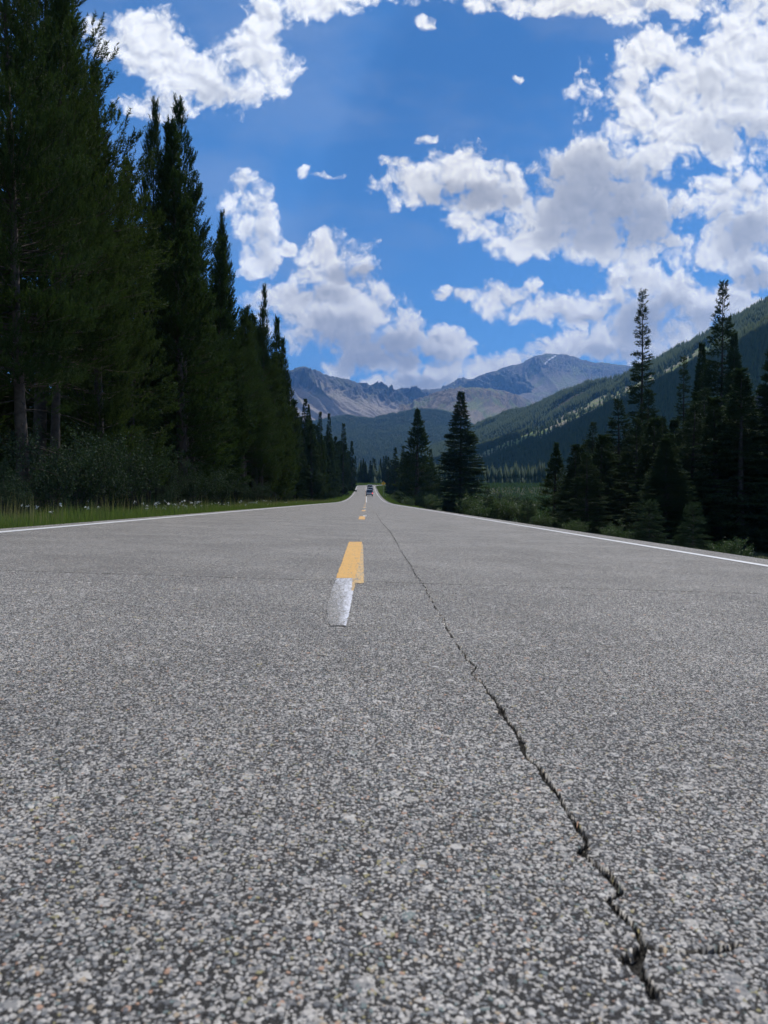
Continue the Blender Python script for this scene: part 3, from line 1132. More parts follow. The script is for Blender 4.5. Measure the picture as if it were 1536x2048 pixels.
# --- named trees, left wall of forest
tip('pineA', 38, -230, 13.6, 'tall pine with the thick bare trunk, nearest tree at the left edge of the road', .95, 1.0)
tip('pineC', 100, -20, 17.5, 'tall dense pine near the left edge of the photo, its crown reaching over shrubs', 1.05, 2.1)
tip('pineB', 196, 150, 21.0, 'slim pine with a thin bare trunk rising out of pale leaved shrubs', .95, .6)
tip('pineC', 292, 203, 30.0, 'dark pine with a narrow tip, just left of the tallest pointed pine', .62, 4.0)
tip('pineB', 366, 196, 33.0, 'tall pointed pine whose open right side shows cloud between its branches', 1.05, 3.3)
tip('pineA', 432, 430, 41.0, 'pine just right of and behind the tall pointed pine', .80, 5.0)
tip('pineB', 520, 577, 53.0, 'dark pine with a pointed tip standing against the low cumulus', .80, 1.7)
tip('pineM', 546, 640, 63.0, 'pine half hidden between two taller tips, over the left road edge', .9, 2.0)
tip('pineM', 572, 681, 73.0, 'narrow pine whose tip stands in front of the left end of the rocky ridge', .9, 4.4)
tip('firM', 604, 800, 100.0, 'short dark fir below the rocky ridge, at the right foot of the taller pines', .9, 1)
tip('pineN', 622, 812, 112.0, 'dark conifer beside the first short fir below the scree slopes', .9, 2)
tip('firN', 641, 826, 128.0, 'left one of two neighbouring firs under the scree slopes', .9, 3)
tip('firM', 656, 829, 140.0, 'right one of two neighbouring firs under the scree slopes', .8, 4)
tip('firN', 685, 849, 176.0, 'pointed fir standing alone in front of the blue wooded hill', 1.1, 5)
tip('lowC', 704, 884, 235.0, 'small pointed fir left of where the road disappears', .9, 6)

# --- right side
tip('pineM', 834, 821, 120.0, 'tall open pine right of the road, in front of the blue wooded hill', 2.0, 2.4)
tip('firA', 921, 787, 93.0, 'dense dark pyramid shaped spruce standing beside the right road edge', 1.5, 1.2)
tip('firN', 862, 900, 132.0, 'small fir tucked between the open pine and the dense dark spruce', 1.3, 1)
tip('firN', 806, 893, 180.0, 'conifer directly left of the tall open pine, behind the curve sign', 1.1, 2)
tip('lowA', 790, 897, 205.0, 'dark conifer behind the yellow curve sign', 1.1, 3)
tip('lowC', 776, 915, 250.0, 'small conifer above the yellow curve sign at the bend', 1.0, 4)
tip('pineM', 1108, 888, 62.0, 'short dark pine at the near edge of the meadow', 2.0, 1)
tip('firL', 1182, 846, 53.0, 'mid height dark fir left of the thin spire fir', 1.5, 2)
tip('firS', 1283, 586, 56.0, 'very slender spire fir rising high above its neighbours into the clouds', .88, 2.8)
tip('firL', 1290, 778, 50.0, 'broad dark fir around the foot of the slender spire fir', 1.5, 3)
tip('firL', 1240, 800, 47.0, 'bushy dark fir in front of the slender spire fir, on its left', 1.7, 4)
tip('firL', 1335, 835, 44.0, 'shorter dark fir right of the slender spire fir', 1.7, 5)
tip('firS', 1372, 716, 57.0, 'thin pointed fir between the slender spire fir and the tall loose fir', 1.0, 6)
tip('firL', 1443, 563, 51.0, 'tall fir with loose open branches at its top, before the steep hillside', .86, 1.5)
tip('firA', 1408, 690, 55.0, 'dark fir pressed against the left side of the tall loose fir', .8, .5)
tip('firA', 1474, 668, 49.0, 'dark fir pressed against the right side of the tall loose fir', .8, 3.5)
tip('firA', 1552, 640, 33.0, 'large dark fir cut by the right edge of the photo', 1.0, 2.2)
tip('firL', 1500, 800, 40.0, 'lower dark fir near the right edge of the photo', 1.6, 5.2)

# --- young firs
YG = None
tip('kid', 1386, 1012, 13.2, 'small bluish young fir at the right road shoulder', 1.25, 1, cat='young fir')
tip('kid', 1300, 1005, 22.0, 'dark young fir behind the right shoulder, left of the small bluish one', 1.4, 2, cat='young fir')
tip('kid', 975, 978, 47.0, 'tiny pointed young fir among the green willow bushes right of the road', .7, 3, cat='young fir')
tip('kid', 1055, 1000, 40.0, 'young fir at the foot of the short dark pine, edge of the willow bushes', 1.2, 4, cat='young fir')
tip('kid', 410, 930, 33.0, 'young fir under the tall pointed pine on the left verge', 1.2, 5, cat='young fir')
tip('kid', 470, 915, 42.0, 'young fir between the trunks, left verge, beyond the pale shrubs', 1.2, 6, cat='young fir')

# --- forest filling behind the named trees
SKY_L = [(-4000, -900), (60, -300), (170, 60), (235, 190), (262, 290), (292, 235), (330, 300), (366, 225), (400, 380), (440, 480), (480, 590), (520, 625), (545, 690), (572, 725),
         (590, 810), (604, 830), (640, 850), (658, 862), (672, 880), (686, 885), (700, 900), (720, 912), (740, 916), (760, 912), (790, 912), (810, 930), (4000, 930)]
SKY_R = [(-4000, 930), (740, 915), (770, 920), (800, 915), (835, 905), (862, 915), (880, 960), (940, 970), (1060, 950), (1085, 925), (1110, 915), (1150, 880), (1182, 870), (1225, 840),
         (1283, 800), (1340, 850), (1372, 790), (1405, 740), (1443, 720), (1480, 730), (1520, 800), (1560, 720), (1800, 600), (4000, 300)]


def proj(x, y):
    v = ROT.transposed() @ (Vector((x, y, 0.45)) - CAMLOC)
    return 768 + F * v.x / -v.z


def fill():
    rng = random.Random(77)
    n = 0
    lab = {
        'near': ('dark pine in the dense forest wall left of the road, behind the front trees', 'pines filling the forest left of the road'),
        'mid': ('conifer in the dark row along the left road edge beneath the rocky ridge', 'conifers along the left road edge farther off'),
        'far': ('small dark conifer closing the view at the bend of the road', 'conifers at the road bend'),
        'right': ('dark conifer in the shaded stand right of the road behind the firs', 'conifers filling the stand on the right'),
    }
    rows = []
    # left rows
    for row, (xo, st) in enumerate([(-7.6, 3.6), (-9.8, 4.0), (-12.6, 5.0), (-16.5, 6.0), (-22, 8), (-31, 8)]):
        y = 9 + row * 3.0
        while y < 330 - row * 25:
            rows.append((xo + rng.uniform(-.9, .9), y + rng.uniform(-1, 1), 'L', row))
            y += st * (1 + y / 110)
    # end of the road
    for k in range(40):
        y = rng.uniform(338, 440)
        rows.append((rng.uniform(-34, 42) if y > 372 else rng.uniform(-30, -10), y, 'F', 0))
    # right: strip along the road beyond the big spruce
    y = 128
    while y < 300:
        rows.append((rng.uniform(9.5, 13), y, 'RF', 0))
        rows.append((rng.uniform(14, 20), y + 3, 'RF', 0))
        y += 8 + y * .02
    # right stand
    for k in range(92):
        y = rng.uniform(30, 72)
        x = rng.uniform(.25, .66) * y + rng.uniform(1, 4)
        rows.append((x, y, 'R', 0))
    for (x, y, sd, row) in rows:
        px = proj(x, y)
        if px < -260 or px > 1700:
            continue
        if any((x - a) ** 2 + (y - b) ** 2 < (1.5 if sd != 'F' else 3) for a, b in TREES_XY):
            continue
        g = float(ground_z(x, y))
        hh = rng.gauss(15.5, 2.0)
        if sd == 'R':
            hh = rng.gauss(9.5, 2.5)
            if px < 1075:
                continue
        lim = np.interp(px, *zip(*(SKY_L if sd in 'LF' and sd != 'RF' else SKY_R))) + rng.uniform(4, 40) * (1 if y < 150 else .25)
        zt = P(px, float(lim), y).z
        hh = min(hh, zt - g)
        if hh < 2.5:
            continue
        if y < 62:
            key = rng.choice(['pineA', 'pineB', 'pineC', 'pineM']) if sd == 'L' and row < 2 else rng.choice(['pineM', 'pineN', 'firM'])
            if sd == 'R':
                key = rng.choice(['firL', 'firA', 'firM', 'firN'])
        elif y < 130:
            key = rng.choice(['pineM', 'pineN', 'firM', 'firN'])
        else:
            key = rng.choice(['lowA', 'lowB', 'lowC', 'lowA'])
        l, gname = lab['near' if sd == 'L' and y < 75 else 'mid' if sd == 'L' else 'right' if sd == 'R' else 'far']
        if sd == 'RF':
            l, gname = 'dark conifer in the row right of the road between the open pine and the bend', 'conifers along the right road edge farther off'
        if sd == 'L' and row > 0:
            l, gname = l.replace('dark pine in', 'dark pine deep in').replace('conifer in the dark row', 'conifer behind the front rank'), gname + ', behind the front rank'
        if sd == 'R':
            w_ = 'left of the slender spire fir' if px < 1265 else 'between the slender spire fir and the tall loose fir' if px < 1430 else 'right of the tall loose fir'
            l, gname = 'dark conifer in the shaded stand ' + w_, 'conifers of the right stand, ' + w_
        plant(key, x, y, hh, l, gname, rng.uniform(.95, 1.3) * (16 / max(hh, 6)) ** (.8 if sd == 'R' else .55), None, rng)
        n += 1
    return n


NFILL = fill()
print('filled trees', NFILL)


# ------------------------------------------------------------------ shrubs
def leaf_shrub(name, label, cat, h, w, seed, stems, leaves, ll, lw, leafm, bark, dense=1.0, group=None, drooping=False):
    rng = np.random.default_rng(seed)
    root = thing(name, label, cat, group=group)
    mb = MB()
    tips = []
    for i in range(stems):
        aa = rng.uniform(0, 6.28)
        rr = w * .5 * math.sqrt(rng.random())
        hh = h * rng.uniform(.55, 1.0) * (1 - .35 * (rr / (w * .5)) ** 2)
        pts = []
        for k in range(5):
            s = k / 4
            pts.append((math.cos(aa) * rr * s ** 1.3 + rng.normal(0, .02) * h * s, math.sin(aa) * rr * s ** 1.3 + rng.normal(0, .02) * h * s, hh * s))
        mb.tube(pts, [.012 * h ** .5, .010, .008, .005, .002], 4, cap=False)
        tips.append(np.array(pts))
        for j in range(3):
            s0 = rng.uniform(.35, .9)
            b = np.array([np.interp(s0 * 4, range(5), [p[c] for p in pts]) for c in range(3)])
            e = b + np.array([rng.normal(0, .16) * w * .8, rng.normal(0, .16) * w * .8, rng.uniform(.05, .22) * h])
            mid = (b + e) / 2 + rng.normal(0, .02, 3)
            mb.tube([tuple(b), tuple(mid), tuple(e)], [.005, .004, .0015], 3, cap=False)
            tips.append(np.array([b, b * .5 + mid * .5, mid, mid * .5 + e * .5, e]))
    mb.obj('stems', bark, root)
    n = int(leaves * dense)
    T_ = np.array(tips)
    ti = rng.integers(0, len(T_), n)
    s = (rng.random(n) ** .6) * 3.999
    i0 = s.astype(int)
    fr = (s - i0)[:, None]
    c = T_[ti, i0] * (1 - fr) + T_[ti, i0 + 1] * fr + rng.normal(0, .045 * (h ** .5), (n, 3))
    c[:, 2] = np.maximum(c[:, 2], .04)
    d = rng.normal(0, 1, (n, 3)) + np.array([0, 0, -.3 if drooping else .35])
    d /= np.linalg.norm(d, axis=1)[:, None]
    u = np.cross(d, rng.normal(0, 1, (n, 3)))
    u /= np.linalg.norm(u, axis=1)[:, None]
    L_ = ll * rng.uniform(.6, 1.25, n)[:, None]
    W_ = lw * rng.uniform(.7, 1.2, n)[:, None] / 2
    V = np.stack([c, c + d * L_ * .45 + u * W_, c + d * L_, c + d * L_ * .45 - u * W_], 1).reshape(-1, 3)
    me = new_mesh('foliage', V, np.arange(n * 4).reshape(-1, 4), [leafm], attrs={'rnd': rng.random(n)})
    link('foliage', me, root)
    root['_h'] = h
    return root


def add_shrubs():
    A = leaf_shrub('shrub', 's', 'shrub', 2.6, 2.4, 1, 16, 6500, .06, .035, M['leaf'], M['bark_grey'])
    B = leaf_shrub('shrub', 's', 'shrub', 2.2, 2.0, 2, 14, 5000, .055, .03, M['leaf'], M['bark_grey'])
    W = leaf_shrub('willow_bush', 's', 'bush', 1.7, 2.4, 3, 40, 9000, .085, .022, M['willow'], M['bark'])
    W2 = leaf_shrub('willow_bush', 's', 'bush', 1.4, 2.2, 4, 34, 8000, .085, .024, M['willow'], M['bark'])
    G = leaf_shrub('grey_willow', 's', 'bush', 2.6, 5.0, 5, 80, 16000, .10, .05, M['willow_grey'], M['bark'])
    first = {}

    def put(src, x, y, sc_, rz, label, group=None, cat=None, sx=1.0):
        z = float(ground_z(x, y)) - .03
        if src.name not in first:
            first[src.name] = 1
            o = src
            o.location = (x, y, z)
            o.rotation_euler = (0, 0, rz)
            o.scale = (sc_ * sx, sc_ * sx, sc_)
            o['label'] = label
            if group:
                o['group'] = group
        else:
            o = dup(src, (x, y, z), rz, (sc_ * sx, sc_ * sx, sc_), label, group)
            o.name = src.name.split('.')[0]
        return o

    def at(px, D):
        q = P(px, 1000, D)
        return q.x, q.y
    sh = [  # px, D, scale, proto, label
        (20, 12.6, .62, B, 'low dark leafed shrub at the foot of the thick bare pine trunk'),
        (95, 14.0, .85, A, 'dark green leafy shrub between the thick trunk and the thin trunk, left verge'),
        (150, 16.5, .95, A, 'tall shrub with pale grey green leaves left of the thin pine trunk'),
        (215, 17.5, 1.0, B, 'tall shrub with pale leaves catching light right of the thin pine trunk'),
        (268, 19.0, 1.05, A, 'pale leaved shrub whose top leaves shine between dark trunks'),
        (120, 12.5, .45, B, 'low leafy shrub in front of the taller pale shrubs by the grass'),
        (330, 23.5, .62, B, 'small shrub in the gap between the two groups of pale shrubs'),
        (385, 27.0, .88, A, 'pale leaved shrub at the left side of the farther shrub group'),
        (440, 29.5, .95, B, 'pale leaved shrub at the right side of the farther shrub group'),
        (500, 38.0, .70, A, 'dark shrub just beyond the grey boulder on the left verge'),
        (535, 50.0, .80, B, 'shrub at the edge of the forest halfway to the bend, left side'),
        (570, 62.0, .75, A, 'low shrub under the narrow pine near the left road edge'),
        (672, 128, 1.05, B, 'light green shrub where the left verge starts to climb'),
    ]
    for i, (px, D, k, src, lab) in enumerate(sh):
        x, y = at(px, D)
        x = min(x, -5.9 if y > 20 else -6.1)
        put(src, x, y, k, i * 1.9, lab)
    # willow bushes on the right
    wl = [
        (800, 150, 1.80, W, 'green willow bush nearest the yellow curve sign'),
        (822, 135, 1.80, W2, 'green willow bush in front of the tall open pine'),
        (846, 118, 1.95, W, 'green willow bush at the right foot of the tall open pine'),
        (815, 112, 1.20, W2, 'low green bush by the thin marker post right of the road'),
        (868, 100, 1.80, W2, 'pale green bush touching the left side of the dense dark spruce'),
        (945, 60, 1.42, W, 'green willow bush right of the dense dark spruce'),
        (985, 52, 1.42, W2, 'bright green bush beside the tiny pointed young fir'),
        (1015, 56, 1.50, W, 'green bush in the middle of the roadside willow row'),
        (1050, 50, 1.35, W2, 'green bush at the right end of the roadside willow row'),
        (955, 44, 0.83, W2, 'lowest green bush on the bank below the right road edge'),
        (1085, 36, 0.60, W, 'dark low bush under the short dark pine'),
        (1150, 30, 0.60, W2, 'dark low bush on the shaded bank before the stand of firs'),
        (1230, 24, 0.55, W, 'low bush at the shaded foot of the broad fir'),
        (1460, 13, 0.40, W2, 'low dark bush beside the pale stones on the right shoulder'),
    ]
    for i, (px, D, k, src, lab) in enumerate(wl):
        x, y = at(px, D)
        x = max(x, 5.4)
        put(src, x, y, k, i * 2.3, lab, cat='bush')
    for i, (px, D, k, lab) in enumerate([(1000, 118, 1.5, 'large rounded grey willow clump out in the meadow'), (1040, 112, 1.35, 'rounded grey willow clump at the right end of the meadow'),
                                         (962, 126, 1.25, 'rounded grey willow clump behind the dense dark spruce')]):
        x, y = at(px, D)
        put(G, x, y, k, i * 1.1, lab, cat='bush', sx=1.15)


add_shrubs()


# ------------------------------------------------------------------ grass, flowers
def blades(name, N, area, hmin, hmax, w, m, seed, kind='stuff', label=None, lean=.35, sel=None):
    rng = np.random.default_rng(seed)
    x, y = area(rng, N)
    keep = vnoise(x * 1.3, y * 1.3, seed) + rng.random(len(x)) * .5 > .45
    x, y = x[keep], y[keep]
    n = len(x)
    z = ground_z(x, y)
    hh = rng.uniform(hmin, hmax, n) * (.5 + vnoise(x * .9, y * .9, seed + 9)) * (1 + 0.0 * y)
    az = rng.random(n) * 2 * np.pi
    ww = w * (1 + np.clip(y - 15, 0, 200) / 30)
    dx, dy = np.cos(az), np.sin(az)
    ln = rng.uniform(0, lean, n)
    la = rng.random(n) * 2 * np.pi
    lx, ly = np.cos(la) * ln * hh, np.sin(la) * ln * hh
    b = np.stack([x, y, z - .02], -1)
    s = np.stack([dx * ww / 2, dy * ww / 2, 0 * x], -1)
    mid = b + np.stack([lx * .3, ly * .3, hh * .55], -1)
    top = b + np.stack([lx, ly, hh], -1)
    V = np.stack([b - s, b + s, mid + s * .7, mid - s * .7, top], 1).reshape(-1, 3)
    i = np.arange(n)[:, None] * 5
    Q = np.concatenate([i, i + 1, i + 2, i + 3], 1)
    Tt = np.concatenate([i + 3, i + 2, i + 4], 1)
    r = rng.random(n)
    me = new_mesh(name, V, [Q, Tt], [m], attrs={'rnd': np.concatenate([r, r])})
    o = link(name, me)
    o['kind'] = kind
    if label:
        o['label'] = label
    return top


def band(x0, x1, y0, y1, p=2.0):
    def f(rng, N):
        y = y0 + (y1 - y0) * rng.random(N) ** p
        x = x0 + (x1 - x0) * rng.random(N)
        return x, y
    return f


q_ = .4 if QUICK else 1
blades('grass', int(90000 * q_), band(-6.3, -4.12, 5, 130, 2.2), .08, .27, .007, M['grass'], 1, label='green grass strip along the left road edge')
blades('grass', int(26000 * q_), band(-4.45, -4.0, 5, 130, 2.2), .04, .13, .007, M['grass'], 4, label='short grass creeping onto the left road edge')
blades('dry_grass', int(9000 * q_), band(-6.4, -4.3, 6, 120, 2.0), .18, .48, .005, M['straw'], 2, label='tall dry grass stalks on the left verge', lean=.2)
blades('grass', int(50000 * q_), band(4.3, 8.5, 62, 330, 1.4), .06, .26, .012, M['grass'], 3, label='grass on the bank right of the road')
blades('grass', int(26000 * q_), band(-6.5, -4.1, 120, 330, 1.0), .2, .6, .012, M['grass'], 5, label='grass on the climbing left verge')
blades('undergrowth', int(60000 * q_), band(-24, -6.0, 8, 120, 1.8), .12, .5, .014, M['willow'], 6, label='dark undergrowth beneath the left forest wall')
blades('undergrowth', int(26000 * q_), band(5.0, 40, 9, 90, 1.3), .06, .35, .014, M['willow_grey'], 7, label='dark undergrowth beneath the right stand of firs')
blades('meadow_grass', int(40000 * q_), band(14, 120, 60, 345, .8), .5, 1.3, .05, M['willow'], 8, label='willow meadow below the wooded slope')
blades('grass', int(14000 * q_), band(-14, 30, 335, 372, 1.0), .3, .9, .03, M['grass'], 9, label='bright grass beyond the bend of the road')


def flowers():
    rng = np.random.default_rng(12)
    V, Fq = [], []
    SV, SF = [], []
    spots = [(-5.2, 17.6, .5, 60), (-5.0, 19.6, .7, 90), (-5.3, 21.5, .6, 60), (-5.6, 9.9, .5, 26), (-5.0, 13.5, .9, 30), (-4.9, 25, 1.0, 60), (-5.0, 31, 1.4, 50), (-5.1, 11.3, .7, 14), (-5, 40, 3, 40)]
    for (cx, cy, sp, n) in spots:
        for _ in range(int(n * .25)):
            x = cx + rng.normal(0, sp * .4)
            x = min(x, -4.3)
            y = cy + rng.normal(0, sp)
            z = float(ground_z(x, y))
            h = rng.uniform(.14, .34)
            b = len(SV)
            SV += [(x - .002, y, z), (x + .002, y, z), (x + .012, y + .01, z + h)]
            SF.append((b, b + 1, b + 2))
            for k in range(7):
                c = np.array([x + .01, y, z + h]) + rng.normal(0, .014, 3)
                a, d = rng.normal(0, .010, 3), rng.normal(0, .010, 3)
                b = len(V)
                V += [tuple(c - a), tuple(c + d), tuple(c + a), tuple(c - d)]
                Fq.append((b, b + 1, b + 2, b + 3))
    o = link('wildflowers', new_mesh('wildflowers', V, Fq, [M['petal']]))
    tag(o, 'stuff', 'white wildflower heads scattered in the left verge grass')
    o = link('flower_stems', new_mesh('flower_stems', SV, SF, [M['grass']]))
    tag(o, 'stuff', 'thin stems of the white wildflowers on the left verge')


flowers()


# ------------------------------------------------------------------ stones
def rock(name, label, x, y, s, seed, dz=0.0):
    import bmesh
    bm = bmesh.new()
    bmesh.ops.create_icosphere(bm, subdivisions=3, radius=1)
    rg = np.random.default_rng(seed)
    pl = [(Vector(rg.normal(0, 1, 3)).normalized(), rg.uniform(.6, .9)) for _ in range(9)]
    for v in bm.verts:
        for nrm, d in pl:
            k = v.co.dot(nrm) - d
            if k > 0:
                v.co -= nrm * k * .9
        v.co = Vector((v.co.x * s[0], v.co.y * s[1], v.co.z * s[2]))
    me = bpy.data.meshes.new(name)
    bm.to_mesh(me)
    bm.free()
    me.materials.append(M['stone'])
    o = link(name, me, loc=(x, y, float(ground_z(x, y)) + s[2] * .35 + dz))
    o.rotation_euler = (0, 0, seed)
    o['label'] = label
    o['category'] = 'rock'
    return o


rock('boulder', 'grey boulder lying in the grass of the left verge', -6.0, 38.0, (.42, .35, .28), 3)
rock('stone', 'pale stone on the right shoulder, left one of two', 5.25, 10.4, (.10, .08, .06), 4)
rock('stone', 'pale stone on the right shoulder nearest the photo edge', 5.35, 10.0, (.09, .07, .05), 5)


# ------------------------------------------------------------------ sign, marker posts
def curve_sign():
    D = 205.0
    q = P(767, 967, D)
    g = float(ground_z(q.x, q.y))
    root = thing('road_sign', 'yellow diamond warning sign with a black right curve arrow on a post', 'road sign', (q.x, q.y, g))
    zc = q.z - g
    s = .46                                  # half side
    Y = simple('sign_yellow', (.92, .52, .02), .5)
    K = simple('sign_black', (.012, .012, .012), .5)
    S = simple('galvanised_steel', (.35, .35, .36), .45, .7)

    def diamond(h, y, th):
        r = .06
        pts = []
        for k in range(4):
            a0 = math.pi / 4 + k * math.pi / 2
            cx, cz = math.copysign(h - r, math.cos(a0)), math.copysign(h - r, math.sin(a0))
            for j in range(5):
                a = k * math.pi / 2 + j / 4 * math.pi / 2
                pts.append((cx + r * math.cos(a), cz + r * math.sin(a)))
        c45 = math.sqrt(.5)
        return [((a - b) * c45, (a + b) * c45 + zc) for a, b in pts]
    mb = MB()
    mb.prism(diamond(s, 0, 0), -.004, .0, axis='y')
    plate = mb.obj('sign_plate', Y, root)
    mb = MB()
    o_ = diamond(s - .02, 0, 0)
    i_ = diamond(s - .045, 0, 0)
    n = len(o_)
    mb.add([(a, -.0065, b) for a, b in o_] + [(a, -.0065, b) for a, b in i_], [(i, (i + 1) % n, n + (i + 1) % n, n + i) for i in range(n)])
    mb.obj('sign_border', K, plate)
    # arrow: rises, bends right, ends in a head
    mb = MB()
    cl = [(-.10, -.26), (-.10, -.05), (-.085, .03), (-.04, .10), (.03, .16)]
    w = .045
    vs = []
    for i, (a, b) in enumerate(cl):
        p0 = cl[max(0, i - 1)]
        p1 = cl[min(len(cl) - 1, i + 1)]
        dx, dz = p1[0] - p0[0], p1[1] - p0[1]
        L = math.hypot(dx, dz)
        vs += [(a - dz / L * w, -.0065, b + dx / L * w + zc), (a + dz / L * w, -.0065, b - dx / L * w + zc)]
    mb.add(vs, [(2 * i, 2 * i + 1, 2 * i + 3, 2 * i + 2) for i in range(len(cl) - 1)])
    mb.add([(-.04, -.0068, .235 + zc), (.115, -.0068, .06 + zc), (.20, -.0068, .28 + zc)], [(0, 1, 2)])
    mb.obj('curve_arrow', K, plate)
    mb = MB()
    mb.prism([(-.03, .012), (.03, .012), (.03, .03), (.012, .03), (.012, .06), (-.012, .06), (-.012, .03), (-.03, .03)], -.3, 0, axis='x')
    mb.v = [(a[1], a[2], -a[0]) if False else (a[1], a[2], a[0]) for a in mb.v]
    mb.v = [(a[0], a[1], (-.3 if a[2] < -.1 else zc + s * 1.2)) for a in mb.v]
    mb.obj('post', S, root)
    mb = MB()
    for z in (zc - .3, zc + .3):
        mb.tube([(0, -.012, z), (0, .012, z)], .012, 6)
    mb.obj('bolt', S, root)


curve_sign()


def marker_post(px, D, label, hh=1.15):
    q = P(px, 1000, D)
    g = float(ground_z(q.x, q.y))
    root = thing('marker_post', label, 'marker post', (q.x, q.y, g), group='roadside marker posts')
    mb = MB()
    mb.prism([(-.05, 0), (.05, 0), (.05, .012), (.0, .03), (-.05, .012)], 0, 1, axis='x')
    mb.v = [(a[1], a[2], -.3 if a[0] < .5 else hh) for a in mb.v]
    mb.obj('post', simple('post_brown', (.05, .04, .035), .7), root)
    mb = MB()
    mb.box((0, -.008, hh - .10), (.08, .010, .12))
    mb.obj('reflector', simple('reflector_white', (.75, .75, .78), .3), root, bevel=.003)


marker_post(807, 118, 'thin dark marker post with a white reflector before the green bushes')
marker_post(771, 168, 'thin marker post with a white reflector below the yellow curve sign')


# ------------------------------------------------------------------ vehicles seen from behind
def car(name, label, px, D, body_c, roof_c, L, W, H, hood=1.0, glass_h=.42, pickup=False, brake=False, spare=False):
    x = P(px, 1000, D).x
    z = surf_z(x, D, x - CX, D)
    slope = math.atan(float(road_z(D + 1) - road_z(D - 1)) / 2)
    root = thing(name, label, 'car', (x, D, z + .004))
    root.rotation_euler = (slope, math.atan(S_CROSS), 0)
    paint = simple('paint_' + name + str(int(D)), body_c, .28, .3, coat=.6)
    roofm = simple('roof_' + name + str(int(D)), roof_c, .3, .2, coat=.6)
    glass = simple('dark_glass', (.012, .014, .017), .08, spec=.8)
    trim = simple('black_trim', (.02, .02, .021), .6)
    rub = simple('tyre_rubber', (.018, .018, .018), .85)
    rimm = simple('alloy', (.45, .45, .47), .35, .9)
    red = simple('tail_lamp_red', (.45, .02, .02), .25, emis=(1, .05, .04, 3.0 if brake else .0))
    hw = W / 2
    beltz = H * .56
    # body: side profile (y forward), rear at y=0
    prof = [(0.02, .34), (0.0, .55), (.03, beltz), (L - hood * 1.05, beltz + .01), (L - .35, beltz - .10), (L - .03, beltz - .28), (L, .45), (L - .05, .32)]
    mb = MB()
    n = len(prof)
    xs = [(-hw, .0), (-hw + .05, .03), (hw - .05, .03), (hw, .0)]
    rings = []
    for xx, dz in ((-hw + .06, 0.0), (-hw, -.0), (hw, -.0), (hw - .06, 0.0)):
        rings.append([(xx, a, b) for a, b in prof])
    vs = [v for r in rings for v in r]
    fs = [tuple(range(n))[::-1], tuple(range(3 * n, 4 * n))]
    # inner shrink of the first and last ring gives rounded sides
    for r in range(3):
        fs += [(r * n + i, r * n + (i + 1) % n, (r + 1) * n + (i + 1) % n, (r + 1) * n + i) for i in range(n)]
    mb.v = [(-hw, a, b) for a, b in prof] + [(hw, a, b) for a, b in prof]
    mb.f = [tuple(range(n))[::-1], tuple(range(n, 2 * n))] + [(i, (i + 1) % n, n + (i + 1) % n, n + i) for i in range(n)]
    mb.m = [0] * len(mb.f)
    body = mb.obj('body', paint, root, bevel=.05)
    # cabin: tapers upward; glass band under a roof slab
    cy0, cy1 = (1.75 if pickup else .06), L - hood * 1.05 - .15
    tz = H - .07
    ins = .13
    mb = MB()
    lo = [(-hw + .04, cy0, beltz - .02), (hw - .04, cy0, beltz - .02), (hw - .04, cy1 + .25, beltz - .02), (-hw + .04, cy1 + .25, beltz - .02)]
    up = [(-hw + ins, cy0 + .14, tz), (hw - ins, cy0 + .14, tz), (hw - ins, cy1 - .35, tz), (-hw + ins, cy1 - .35, tz)]
    mb.add(lo + up, [(0, 1, 5, 4), (1, 2, 6, 5), (2, 3, 7, 6), (3, 0, 4, 7), (3, 2, 1, 0), (4, 5, 6, 7)])
    mb.obj('window', glass, root, bevel=.02)
    mb = MB()
    mb.add([(a, b, c) for a, b, c in up] + [(a * .94, b + (.06 if k < 2 else -.06), H) for k, (a, b, c) in enumerate(up)], [(0, 1, 5, 4), (1, 2, 6, 5), (2, 3, 7, 6), (3, 0, 4, 7), (3, 2, 1, 0), (4, 5, 6, 7)])
    # pillars
    for sx in (-1, 1):
        for (ya, yb) in ((cy0 - .012, cy0 + .128), ((cy0 + cy1) / 2, (cy0 + cy1) / 2 - .02), (cy1 + .25, cy1 - .35)):
            mb.tube([(sx * (hw - .045), ya, beltz - .02), (sx * (hw - ins - .005), yb, tz + .01)], .045, 6)
    roof = mb.obj('roof', roofm, root, bevel=.015)
    if not pickup:
        for sx in (-1, 1):
            mb = MB()
            mb.tube([(sx * (hw - .2), cy0 + .4, H + .035), (sx * (hw - .2), cy1 - .6, H + .035)], .018, 6)
            for yy in (cy0 + .45, cy1 - .7):
                mb.box((sx * (hw - .2), yy, H + .012), (.03, .06, .045))
            mb.obj('roof_rail', trim, roof)
    # rear bumper, lamps, plate
    mb = MB()
    mb.box((0, -.05, .46), (W * .97, .16, .20))
    mb.obj('rear_bumper', trim, root, bevel=.03)
    for sx in (-1, 1):
        mb = MB()
        mb.box((sx * (hw - .10), -.012, beltz - .17), (.15, .06, .26))
        lamp = mb.obj('tail_light', red if (brake and sx > 0) else simple('tail_lamp_dark', (.16, .015, .015), .25), root, bevel=.015)
    mb = MB()
    mb.box((0 if not spare else -.35, -.018, .74), (.31, .02, .16))
    mb.obj('number_plate', simple('plate_white', (.6, .62, .66), .4), root, bevel=.005)
    mb = MB()
    mb.box((0, -.008, .80), (W * .62, .012, .02))
    mb.obj('tailgate_seam', trim, root)
